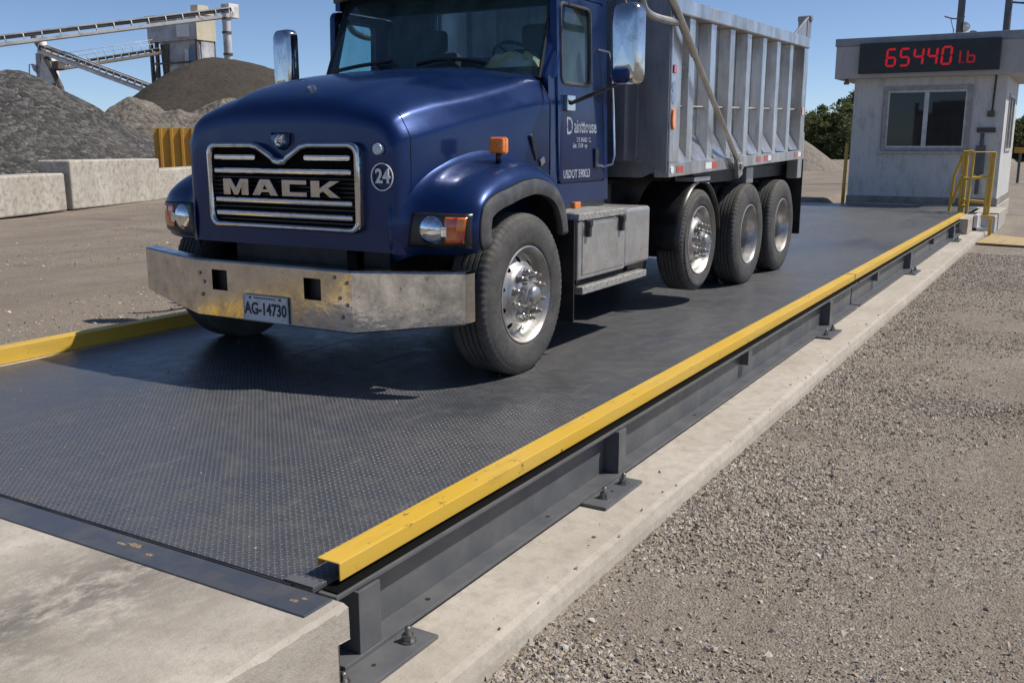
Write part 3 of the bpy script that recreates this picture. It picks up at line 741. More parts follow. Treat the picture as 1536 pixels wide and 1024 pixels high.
for sg in (1, -1):
    m = MB(); m.grid([[fpt(i, s, n_, sg) for s, n_ in sec(path[i][0])] for i in range(len(path))], flip=sg < 0)
    fen = m.build('fender', M_blue, tk, sharp=70)
    sol = fen.modifiers.new('sol', 'SOLIDIFY'); sol.thickness = .012; sol.offset = 0
    m = MB(); fl = [(1.402, -.132, 0), (1.42, -.136, 0), (1.432, -.16, .01), (1.436, -.20, .03), (1.43, -.235, .045), (1.40, -.238, .045), (1.36, -.225, .045)]
    m.grid([[fpt(i, s, n_, sg, wd_) for s, n_, wd_ in fl] for i in range(len(path))], flip=sg < 0)
    o = m.build('fender_flare', M_fl, fen, sharp=50); so2 = o.modifiers.new('sol', 'SOLIDIFY'); so2.thickness = .012
    m = MB(); m.grid([[fpt(i, s, n_, sg) for s, n_ in ((.62, -.05), (1.33, -.085), (1.385, -.15), (1.405, -.225))] for i in range(2, len(path)-1)], flip=sg < 0); m.build('wheel_liner', M_black, fen)
    m = MB(); m.grid([[fpt(i, s, n_, sg) for s, n_ in ((.62, .0), (.62, -.6))] for i in range(2, len(path)-1)]); m.build('inner_liner', M_black, fen)
    # headlamp set in a dark bezel following the nose of the fender
    def nose(s, z, out=0):
        b2 = min(range(0, 16), key=lambda i: abs(path[i][1]-z))
        y = path[b2][0]
        if path[b2][1] < z and b2+1 < len(path): q = b2+1
        else: q = max(b2-1, 0)
        if q != b2 and abs(path[q][1]-path[b2][1]) > 1e-6:
            t = (z-path[b2][1])/(path[q][1]-path[b2][1]); y = lerp(path[b2][0], path[q][0], t)
        nn = interp(sec(4.88), s)
        sweep = .025*max(0, (s-.75)/.65)**2.2
        return (X(s*sg), y-nn*(.6 if nn < 0 else .65)+sweep-out, z)
    def patch(pts, out, nm, mat, par, k=9):
        # pts: four corners (s,z) -> curved patch
        m = MB(); A, B, C_, D_ = pts; rws = []
        for i in range(k+1):
            r_ = []
            for j in range(k+1):
                u, v = i/k, j/k
                s = (A[0]*(1-u)+B[0]*u)*(1-v)+(D_[0]*(1-u)+C_[0]*u)*v; z = (A[1]*(1-u)+B[1]*u)*(1-v)+(D_[1]*(1-u)+C_[1]*u)*v
                r_.append(nose(s, z, out))
            rws.append(r_)
        m.grid(rws)
        o = m.build(nm, mat, par); q = o.modifiers.new('s', 'SOLIDIFY'); q.thickness = .014; q.offset = 0
        return o
    hb = patch([(.955, 1.322), (1.372, 1.325), (1.378, 1.535), (.985, 1.54)], .009, 'headlight_bezel', M_plastic, tk)
    hb.name = 'headlight'
    patch([(1.215, 1.355), (1.335, 1.36), (1.352, 1.515), (1.215, 1.515)], .016, 'turn_signal', M_orangered, hb)
    patch([(1.295, 1.43), (1.335, 1.43), (1.348, 1.51), (1.30, 1.512)], .022, 'amber_reflector', M_amber, hb)
    c0 = Vector(nose(1.105, 1.432, .010))
    for rr, dy, nm, mt in ((.125, -.014, 'lamp_surround', M_black), (.100, -.026, 'lamp_lens', M_clear)):
        m = MB(); rws = []
        for k in range(8):
            a = k/7*math.pi/2; rws.append([(c0.x+rr*1.12*math.sin(a)*math.cos(t), c0.y+dy+.05-(.06 if nm == 'lamp_lens' else .055)*math.cos(a)*(.8 if nm == 'lamp_lens' else .75), c0.z+rr*math.sin(a)*math.sin(t)) for t in [2*math.pi*q/28 for q in range(28)]])
        m.grid(rws, closed=True); m.build(nm, mt, hb)
    # clear park lamp glint block between lamp and turn signal
    patch([(1.195, 1.39), (1.235, 1.39), (1.235, 1.46), (1.195, 1.46)], .024, 'park_lamp', M_clear, hb)
    # amber marker on a stalk
    m = MB(); m.box(X(1.24*sg)-.055, X(1.24*sg)+.055, 5.455, 5.53, 1.895, 1.995); ml = m.build('marker_lamp', M_amber, tk, .012, 3)
    m = MB(); m.cyl((X(1.24*sg), 5.49, 1.84), (X(1.24*sg), 5.49, 1.897), .02, 10); m.build('lamp_stalk', M_plastic, ml)
    m = MB(); m.box(X(1.24*sg)-.06, X(1.24*sg)+.06, 5.478, 5.505, 1.89, 2.0); m.build('lamp_housing', M_amber, ml, .01)
    # mud flap behind the front wheel
    m = MB(); m.box(min(X(.88*sg), X(1.425*sg)), max(X(.88*sg), X(1.425*sg)), 6.24, 6.255, .66, 1.42); m.build('mud_flap', M_plastic, tk, .004)

# ---- bumper with real tow-hook openings
cols_ = [-1.43, -1.20, -.95, -.72, -.54, -.40, 0, .30, .445, .60, .72, .95, 1.20, 1.43]
zl = [.788, .97, 1.11, 1.176]
def bfront(s, zi):
    a = abs(s); t = max(0, (a-.70)/.73); y = 4.605+.18*t**1.15
    zb = lerp(.788, .888, t); zt = lerp(1.178, 1.20, t)
    z = [zb, lerp(zb, zt, .47), lerp(zb, zt, .83), zt-.012][zi]
    return (X(s), y, z)
m = MB()
cc = [-1.43, -1.2, -.95, -.73, -.70, -.54, -.395, -.1, .2, .30, .445, .70, .73, .95, 1.2, 1.43]
for i in range(len(cc)-1):
    for j in range(3):
        if j == 1 and (abs(cc[i]+.54) < 1e-6 or abs(cc[i]-.30) < 1e-6): continue
        m.add([bfront(cc[i], j), bfront(cc[i+1], j), bfront(cc[i+1], j+1), bfront(cc[i], j+1)], [(0, 1, 2, 3)])
def off(p, dy, dz): return (p[0], p[1]+dy, p[2]+dz)
tp = [bfront(s, 3) for s in cc]; bt = [bfront(s, 0) for s in cc]
m.grid([tp, [off(p, .014, .012) for p in tp], [off(p, .10, .014) for p in tp], [off(p, .105, -.02) for p in tp]], False)
m.grid([bt, [off(p, .012, -.010) for p in bt], [off(p, .07, -.008) for p in bt]], False)
for sg, k in ((-1, 0), (1, -1)):
    e = [bfront(cc[k], j) for j in range(4)]
    m.grid([e, [(p[0]+.012*sg, p[1]+.014, p[2]) for p in e], [(p[0]+.012*sg, p[1]+.09, p[2]) for p in e]], False)
bump_o = m.build('front_bumper', M_bumper, tk, sharp=50)
for s0 in (-.545, .295): m = MB(); m.box(X(s0), X(s0+.155), 4.665, 4.70, .955, 1.13); m.build('tow_recess', M_black, bump_o)
for s_, z_ in ((-.66, 1.08), (-.62, 1.02), (.56, 1.13), (.60, 1.0), (.66, .96), (.62, .88), (-.64, .93), (.66, 1.1)): m = MB(); m.cyl((X(s_), 4.607, z_), (X(s_), 4.596, z_), .013, 8); m.build('bumper_bolt', M_bolt, bump_o, .003)
m = MB(); m.box(X(-.235), X(.165), 4.590, 4.598, .79, .968); lp = m.build('licence_plate', simple('plate_white', (.56, .60, .66), .4, .1, (.38, .40, .43), 12, .5, .75), bump_o, .004)
m = MB()
for a, b_, c_, d_ in ((-.235, .165, .79, .797), (-.235, .165, .961, .968), (-.235, -.228, .797, .961), (.158, .165, .797, .961)): m.box(X(a), X(b_), 4.586, 4.592, c_, d_)
m.build('plate_frame', M_frame, lp)
M_ink = simple('dark_blue_ink', (.012, .016, .04), .5)
text_mesh('AG-14730', .112, M_ink, 'plate_number', lp, frame((X(-.035), 4.5885, .872), (1, 0, 0), (0, 0, 1)), .001, .003, .80)
m = MB()
for k in range(9): m.box(X(-.135+k*.022), X(-.135+k*.022+.014), 4.5885, 4.590, .943, .953)
for s_ in (-.17, .10):
    m.cyl((X(s_), 4.59, .948), (X(s_), 4.584, .948), .008, 8)
m.build('plate_screw', M_ink, lp)

# ---- cab
TAN = .03
def sx(z): return 1.12-TAN*(z-1.5)
def W(s, t):       # windshield surface
    sc_ = 1-.045*t
    return (X(s*sc_), 6.285+.36*t+.115*s*s, 2.455+.86*t-.015*s*s)
m = MB()
for sg in (1, -1):
    def S(y, z, o=0, sg=sg): return (X(sg*(sx(z)+o)), y, z)
    # side shell round the door opening
    for y0, y1, z0_, z1_ in ((7.385, 7.46, 1.50, 3.38), (6.50, 7.385, 1.50, 1.655), (6.62, 7.385, 3.06, 3.38), (6.44, 6.555, 1.5, 2.45)):
        m.prism([S(y0, z0_), S(y1, z0_), S(y1, z1_), S(y0, z1_)], (-.05*sg, 0, 0))
    # A pillar
    rws = []
    for k in range(7):
        t = k/6; p = Vector(W(1.035*sg, t)); z = p.z; e = Vector(S(6.50+.27*t+.04, z)); 
        rws.append([tuple(p), tuple(p.lerp(e, .35)+Vector((.008*sg, -.018, 0))), tuple(p.lerp(e, .75)+Vector((.02*sg, -.018, 0))), (e.x+.018*sg, e.y, e.z), (e.x-.05*sg, e.y+.01, e.z)])
    m.grid(rws, True, flip=sg < 0)
# back wall with window opening
zb = 1.50
for a, b_, c_, d_ in ((-1.07, -.60, 1.5, 3.36), (.55, 1.07, 1.5, 3.36), (-.60, .55, 1.5, 2.70), (-.60, .55, 3.09, 3.36)):
    m.box(X(a), X(b_), 7.41, 7.455, c_, d_)
m.box(X(-1.07), X(1.07), 6.50, 7.42, 1.50, 1.56)
# roof and header
rws = []
for k in range(9):
    s = -1.075+2.15*k/8
    hd = W(max(-1.03, min(1.03, s)), 1)
    rws.append([hd, (X(s*.99), 6.72, 3.385-.02*abs(s)), (X(s*.99), 7.0, 3.42-.02*abs(s)), (X(s*.99), 7.46, 3.38-.02*abs(s))])
m.grid(rws)
m.box(X(-1.08), X(1.08), 6.46, 6.50, 1.5, 2.44)
cab = m.build('cab', M_blue, tk, sharp=40)
m = MB()
m.box(X(-1.05), X(1.05), 6.50, 6.78, 2.15, 2.47); m.box(X(.15), X(.95), 6.6, 6.80, 2.44, 2.52)
dash = m.build('dashboard', M_dark, cab, .03)
m = MB()
for sg in (-1, 1): m.box(X(sg*1.03)-.004, X(sg*1.03)+.004, 6.56, 7.4, 1.56, 2.38)
m.box(X(-1.06), X(1.06), 7.38, 7.405, 1.56, 2.69); m.box(X(-1.06), X(1.06), 6.72, 7.4, 3.33, 3.35); m.box(X(-1.06), X(-.615), 7.38, 7.405, 2.69, 3.33); m.box(X(.565), X(1.06), 7.38, 7.405, 2.69, 3.33); m.box(X(-.615), X(.565), 7.38, 7.405, 3.10, 3.33)
m.build('cab_trim', M_dark, cab)
wheel_p = Vector((X(.60), 6.83, 2.60)); T_ = Matrix.Rotation(R(-40), 3, 'X')
m = MB(); m.tube([wheel_p+T_ @ Vector((.20*math.cos(a), .20*math.sin(a), 0)) for a in [2*math.pi*k/32 for k in range(32)]], .014, 8, closed=True)
for a in (0, 2.1, 4.2): m.tube([wheel_p, wheel_p+T_ @ Vector((.2*math.cos(a), .2*math.sin(a), 0))], .012, 6)
m.tube([wheel_p, wheel_p+T_ @ Vector((0, 0, -.3))], .03, 8)
m.build('steering_wheel', M_plastic, cab)
for s_ in (-.52, .52):
    m = MB(); m.box(X(s_)-.25, X(s_)+.25, 6.95, 7.36, 2.05, 2.2); m.box(X(s_)-.24, X(s_)+.24, 7.24, 7.36, 2.2, 2.74, Matrix.Rotation(R(-6), 3, 'X')); m.box(X(s_)-.13, X(s_)+.13, 7.24, 7.34, 2.74, 2.93)
    m.build('seat', M_seat, cab, .04, 3)
# windshield
m = MB(); m.grid([[W(-1.04+2.08*i/16, j/8) for i in range(17)] for j in range(9)]); ws = m.build('windshield', M_glass, cab)
m = MB(); per = [W(-1.035+2.07*i/20, .0) for i in range(21)]+[W(1.035, j/8) for j in range(1, 9)]+[W(1.035-2.07*i/20, 1) for i in range(1, 21)]+[W(-1.035, 1-j/8) for j in range(1, 8)]
m.tube(per, .016, 8, closed=True); m.build('windshield_seal', M_plastic, ws)
m = MB()
for pts in ([W(-.93, .10), W(-.62, .13), W(-.25, .15)], [W(.02, .105), W(.20, .14), W(.42, .135), W(.62, .10)]):
    m.tube([off(p, -.04, .012) for p in catmull(pts, 5)], .016, 6)
for a, b_ in (((-.42, .14), (-.30, .02)), ((.30, .135), (.50, .01))): m.tube([off(W(*a), -.04, .01), off(W(*b_), -.03, .0)], .012, 6)
m.build('wiper', M_plastic, ws)
# visor over the windshield
m = MB(); rws = []
for k in range(13):
    s = -1.10+2.2*k/12
    p = W(s*.96, .80); rws.append([(p[0], p[1]-.20+.03*s*s, p[2]-.02), (p[0], p[1]-.21+.03*s*s, p[2]+.025), (p[0], p[1]-.05, p[2]+.10), W(s*.96, 1.02)])
m.grid(rws); o = m.build('sun_visor', M_plastic, cab); q = o.modifiers.new('s', 'SOLIDIFY'); q.thickness = .012
# doors
for sg in (1, -1):
    def S(y, z, o=.012, sg=sg): return (X(sg*(sx(z)+o)), y, z)
    ou = rrect(6.56, 7.38, 1.66, 3.05, .06); inn = rrect(6.625, 7.13, 2.405, 2.985, .055)
    m = MB(); rws = []
    for (y0, z0_), (y1, z1_) in zip(ou+ou[:1], inn+inn[:1]):
        rws.append([S(y0, z0_, -.04), S(y0, z0_, .006), S(lerp(y0, y1, .04), lerp(z0_, z1_, .04), .014), S(y1, z1_, .014), S(y1, z1_, -.03)])
    m.grid(rws, True, flip=sg < 0); door = m.build('door', M_blue, tk, sharp=30)
    m = MB(); m.add([S(y, z, -.004) for y, z in inn], [tuple(range(len(inn)))]); m.build('door_window', M_glass, door)
    m = MB(); m.tube([S(y, z, .012) for y, z in inn], .014, 6, closed=True); m.build('window_seal', M_fl, door)
    m = MB(); m.box(min(S(0, 1.8)[0], S(0, 1.8, .03)[0]), max(S(0, 1.8)[0], S(0, 1.8, .03)[0]), 7.17, 7.235, 1.76, 1.92); m.build('door_vent', M_plastic, door, .01)
    m = MB(); m.tube([S(7.27, 2.70, .01), S(7.34, 2.68, .075), S(7.37, 2.60, .085), S(7.40, 2.2, .085), S(7.41, 1.86, .085), S(7.39, 1.79, .075), S(7.33, 1.765, .01)], .0125, 10); m.build('grab_handle', M_chrome, door)
    m = MB(); m.box(min(S(0, 2.3)[0], S(0, 2.3, .05)[0]), max(S(0, 2.3)[0], S(0, 2.3, .05)[0]), 6.66, 6.79, 2.20, 2.32); m.build('mirror_bracket', M_chrome, door, .006)
    if sg > 0:
        fm = lambda y, z: frame(S(y, z, .016), (0, 1, 0), (-TAN, 0, 1))
        text_mesh('D', .19, M_letter, 'lettering', door, fm(6.745, 2.085), .001, .001, .8, .0)
        text_mesh('ainttouse', .145, M_letter, 'lettering', door, fm(7.02, 2.085), .001, .002, .74)
        text_mesh('DE MAD. C.', .05, M_letter, 'lettering', door, fm(6.99, 1.985), .001, .001, 1.0)
        text_mesh('Est. 1909  ny', .048, M_letter, 'lettering', door, fm(6.92, 1.94), .001, .001, 1.0)
        text_mesh('USDOT 590023', .088, M_letter, 'lettering', door, fm(6.86, 1.722), .001, .002, .80)
    # mirror on its arm
    mc = Vector((XC+sg*1.65, 6.6, 2.655)); rot = Matrix.Rotation(R(-12), 3, 'Z')
    rr = rrect(-.12, .12, -.285, .285, .07, 5); m = MB(); rws = []
    for dy, k in ((.055, .98), (.03, 1), (-.01, 1), (-.045, .93), (-.058, .80), (-.063, .5), (-.065, .02)):
        rws.append([tuple(mc+rot @ Vector((a*k if k < .9 else (abs(a)-.12*(1-k))*math.copysign(1, a), dy, (abs(b_)-(.12*(1-k)))*math.copysign(1, b_) if k >= .8 else b_*k*1.0))) for a, b_ in rr])
    m.grid(rws, True, closed=True); mir = m.build('mirror', M_chrome, tk, sharp=50)
    m = MB(); m.add([tuple(mc+rot @ Vector((a*.97, .05, b_*.98))) for a, b_ in rr], [tuple(range(len(rr)))]); m.build('mirror_glass', M_dark, mir)
    m = MB(); m.tube([S(6.72, 2.26, .045), tuple(mc+Vector((-.06*sg, .0, -.27)))], .016, 8); m.build('mirror_arm', M_fl, mir)
    if sg > 0: m = MB(); m.tube([tuple(mc+Vector((-.02*sg, 0, .27))), tuple(mc+Vector((-.05*sg, .03, .36))), tuple(mc+Vector((-.25*sg, .10, .42))), (X(sg*1.05), 6.85, 3.12)], .012, 8); m.build('mirror_arm', M_fl, mir)
    # step under the door with tool box
    x0, x1 = sorted((X(sg*.85), X(sg*1.43)))
    m = MB(); m.box(x0, x1, 6.30, 7.14, .965, 1.40); bx = m.build('tool_box', M_alubox, tk, .012, 3)
    m = MB(); m.box(x0, x1, 7.145, 7.66, .975, 1.445); m.build('battery_box', M_alubox, tk, .03, 4)
    xo = X(sg*1.43); e = .006*sg
    m = MB(); m.box(min(xo, xo+e), max(xo, xo+e), 6.36, 7.10, 1.0, 1.37); m.build('box_door', M_alubox, bx, .004)
    m = MB()
    for yy in (6.40, 7.0): m.box(min(xo, xo+.04*sg), max(xo, xo+.04*sg), yy, yy+.045, 1.28, 1.40); m.cyl((xo+.02*sg, yy+.02, 1.38), (xo+.05*sg, yy+.02, 1.38), .03, 10)
    m.build('box_latch', M_plastic, bx, .006)
    tread = simple('step_tread', (.46, .45, .42), .5, .5, (.26, .25, .23), 42, .46, .6, .4, 55)
    m = MB(); m.box(x0+.0, x1+.012, 6.28, 7.15, 1.403, 1.455); m.build('step', tread, tk, .006)
    xa, xb = sorted((X(sg*1.18), X(sg*1.45)))
    m = MB(); m.box(xa, xb, 6.34, 7.56, .855, .912); m.build('step', tread, tk, .006)
    m = MB(); m.box(min(X(1.30*sg), X(1.34*sg)), max(X(1.30*sg), X(1.34*sg)), 6.45, 6.5, .9, .97); m.box(min(X(1.30*sg), X(1.34*sg)), max(X(1.30*sg), X(1.34*sg)), 7.4, 7.45, .9, .98)
    m.build('step_hanger', M_black, tk)
    m = MB(); m.box(min(X(1.36*sg), X(1.40*sg)), max(X(1.36*sg), X(1.40*sg)), 6.30, 6.40, 1.49, 1.54); m.build('side_marker', M_amber, tk, .01)
    m = MB(); m.box(*sorted((X(sg*.95), X(sg*1.09))), 6.45, 7.46, 1.44, 1.51); m.build('cab_sill', M_fl, tk, .01)

# ---- chassis
m = MB()
for s_ in (-.43, .43): m.box(X(s_)-.05, X(s_)+.05, 5.0, 12.6, 1.05, 1.32)
for y in (6.15, 8.95, 10.56, 11.87): m.cyl((X(-1.05), y, .96), (X(1.05), y, .96), .11, 12)
m.box(X(-.42), X(.42), 4.9, 6.45, .85, 1.6); m.box(X(-.7), X(.7), 5.0, 5.05, .8, 1.5)
m.box(X(-.9), X(.9), 7.5, 8.0, 1.0, 1.6); m.box(X(-.7), X(.7), 8.0, 12.6, 1.32, 1.62)
m.cyl((X(0), 6.4, .98), (X(0), 10.5, .98), .08, 10); m.box(X(-.3), X(.3), 10.3, 10.85, .72, 1.2); m.box(X(-.3), X(.3), 11.6, 12.1, .72, 1.2)
m.box(X(-.95), X(.95), 4.72, 4.76, .92, 1.12)
m.build('chassis', M_black, tk)
m = MB(); m.box(X(1.02), X(1.1), 7.70, 7.80, 1.13, 1.20); m.build('air_fitting', M_chrome, tk, .005)
m = MB(); m.box(X(.6), X(1.12), 7.72, 8.35, .78, 1.02); m.build('frame_step', M_black, tk, .01)

# ---- wheels
def tyre_mesh(wd, Rr, Rt):
    h = Rt-Rr
    pr = [(-.03, Rr+.0), (-.008, Rr+.012), (.0, Rr+.04), (.006, Rr+.08*1), (.008, Rr+h*.5), (.004, Rr+h*.68), (-.004, Rt-.05), (-.008, Rt-.043), (-.010, Rt-.03), (-.020, Rt-.012), (-.034, Rt-.002)]
    tr = []; x = -.048; nr_ = 5; tw = wd-.096; rw = tw/nr_
    for k in range(nr_):
        a = -.048-k*rw
        tr += [(a, Rt), (a-rw*.5, Rt+.001), (a-rw+.012, Rt)]
        if k < nr_-1: tr += [(a-rw+.010, Rt-.014), (a-rw+.002, Rt-.014)]
    ot = [(-wd-x_, r_) for x_, r_ in reversed(pr)]
    prof = pr+tr+ot
    def mod(k, i, x, r):
        if i in (8, 9, 10) or i in (len(pr), ) and False:
            if k % 3 == 0: r -= .005; x -= .003
        if len(pr) <= i < len(pr)+3 and k % 3 == 0: r -= .004
        return x, r
    m = MB(); m.lathe(prof, 216, True, mod=mod); return m
def rim_front(m):
    m.lathe([(-.03, .333), (-.004, .330), (.0, .322), (-.012, .312), (-.03, .300), (-.055, .292), (-.082, .284), (-.092, .272)], 72)
    n = 160; rad = [.272, .265, .258, .251, .244, .237, .230, .223, .216, .209, .202]; prof = {}
    def xr(r): return -.092+.052*((.272-r)/.07)**.9 if r < .272 else -.092
    rws = [[(xr(r), r*math.cos(2*math.pi*k/n), r*math.sin(2*math.pi*k/n)) for k in range(n)] for r in rad]
    vs = [v for r in rws for v in r]; fs = []
    for i in range(len(rad)-1):
        for k in range(n):
            rm = (rad[i]+rad[i+1])/2; a = 2*math.pi*(k+.5)/n; da = (a % (2*math.pi/10))-math.pi/10
            if ((rm-.238)/.021)**2+((da*rm)/.021)**2 < 1: continue
            fs.append((i*n+k, i*n+(k+1) % n, (i+1)*n+(k+1) % n, (i+1)*n+k))
    m.add(vs, fs, True)
    m.lathe([(xr(.202), .202), (-.025, .190), (-.018, .178), (-.018, .100), (-.01, .09)], 48)
def hub_front(m, dome=True):
    m.lathe([(-.01, .092), (.01, .090), (.035, .080), (.04, .068), (.06, .066), (.075, .055), (.082, .03), (.083, .001)], 28)
    for k in range(10):
        a = 2*math.pi*(k+.5)/10; y, z = .152*math.cos(a), .152*math.sin(a)
        m.lathe([(-.019, .028), (-.006, .028), (-.005, .022), (.022, .021), (.026, .017), (.026, .013), (.052, .0125), (.058, .009), (.059, .0005)], 14, c=(0, y, z))
def wheel(kind, Rt, wd=.29):
    Rr = .325*(Rt/.54)**.3
    o = tyre_mesh(wd, .322, Rt).build('wheel', M_tyre, None, sharp=50); wl[o] = Vector((0, 0, 0))
    m = MB()
    if kind == 'steer':
        rim_front(m); rim = m.build('rim', M_rim, o, sharp=45)
        m = MB(); m.lathe([(-.11, .28), (-.12, .001)], 40); m.build('rim_back', M_black, o)
        m = MB(); hub_front(m); m.build('hub', M_hub, o, sharp=40)
    else:
        m.lathe([(-.03, .333), (-.004, .330), (.0, .320), (-.014, .312), (-.035, .305), (-.06, .300), (-.10, .285), (-.125, .282), (-.19, .278), (-.205, .268), (-.208, .13), (-.20, .10)], 72); m.build('rim', M_rim, o, sharp=45)
        m = MB(); m.lathe([(-.207, .125), (-.15, .115), (-.12, .10), (-.11, .08), (-.11, .001)], 24)
        for k in range(10):
            a = 2*math.pi*k/10; m.lathe([(-.208, .02), (-.17, .017), (-.165, .001)], 8, c=(0, .155*math.cos(a), .155*math.sin(a)))
        m.build('hub', M_fl, o, sharp=40)
        ty = tyre_mesh(.27, .322, Rt); ty.v = [(x-.33, y, z) for x, y, z in ty.v]; ty.build('inner_tyre', M_tyre, o, sharp=50)
        m = MB(); m.lathe([(-.25, .325), (-.35, .325)], 40); m.build('rim_spacer', M_black, o)
    return o
w1 = wheel('steer', .545, .30); w2 = wheel('steer', .49, .28); w3 = wheel('dual', .555, .28)
for proto, y, z, sx_ in ((w1, 5.555, D+.540, 1.425), (w2, 8.97, D+.475+.14, 1.42), (w3, 10.56, D+.549, 1.425), (w3, 11.90, D+.549, 1.425)):
    first = proto.parent is None
    o = proto if first else copy_tree(proto, tk)
    o.parent = tk; o.location = Vector((X(sx_), y, z))-wl[tk]; o.rotation_euler = (random.uniform(0, 6), 0, 0)
    o2 = copy_tree(o, tk); o2.location = Vector((X(-sx_), y, z))-wl[tk]; o2.rotation_euler = (random.uniform(0, 6), 0, math.pi)

# ---- tipper body
def zB(y): return 1.675+.022*(y-8.05)
def zT(y): return 3.10+.016*(y-8.05)
Y0, Y1 = 8.05, 12.62
m = MB()
for sg in (1, -1):
    xs_ = X(sg*1.30)
    m.prism([(xs_, Y0+.02, zB(Y0)+.05), (xs_, Y1-.02, zB(Y1)+.05), (xs_, Y1-.02, zT(Y1)), (xs_, Y0+.02, zT(Y0))], (-.012*sg, 0, 0))
m.prism([(X(-1.30), Y0, 1.72), (X(-1.17), Y0+.001, 1.66), (X(1.17), Y0+.001, 1.66), (X(1.30), Y0, 1.72), (X(1.30), Y0, 3.05), (X(-1.30), Y0, 3.05)], (0, .02, 0))
m.prism([(X(-1.28), Y0+.02, 1.70), (X(1.28), Y0+.02, 1.70), (X(1.28), Y1, zB(Y1)+.02), (X(-1.28), Y1, zB(Y1)+.02)], (0, 0, .02))
m.prism([(X(-1.30), Y1-.03, zB(Y1)), (X(1.30), Y1-.03, zB(Y1)), (X(1.30), Y1-.03, zT(Y1)-.15), (X(-1.30), Y1-.03, zT(Y1)-.15)], (0, .02, 0))
body = m.build('tipper_body', M_alu, tk)
M_bulk = alu('bulkhead_aluminium', (.46, .47, .49), (.28, .285, .29), .42)
m = MB()   # front bulkhead flares: folded corner plates
for sg in (1, -1):
    m.prism([(X(sg*1.14), Y0-.052, 1.84), (X(sg*1.425), Y0-.052, 1.70), (X(sg*1.425), Y0-.052, 3.70), (X(sg*1.14), Y0-.052, 3.70)], (0, .018, 0))
m.prism([(X(-1.139), Y0-.065, 1.80), (X(1.139), Y0-.065, 1.80), (X(1.139), Y0-.065, 3.75), (X(-1.139), Y0-.065, 3.75)], (0, .045, 0))
for k in range(-3, 4): m.box(X(k*.33)-.05, X(k*.33)+.05, Y0-.10, Y0-.067, 1.81, 3.7)
m.build('bulkhead', M_bulk, body)
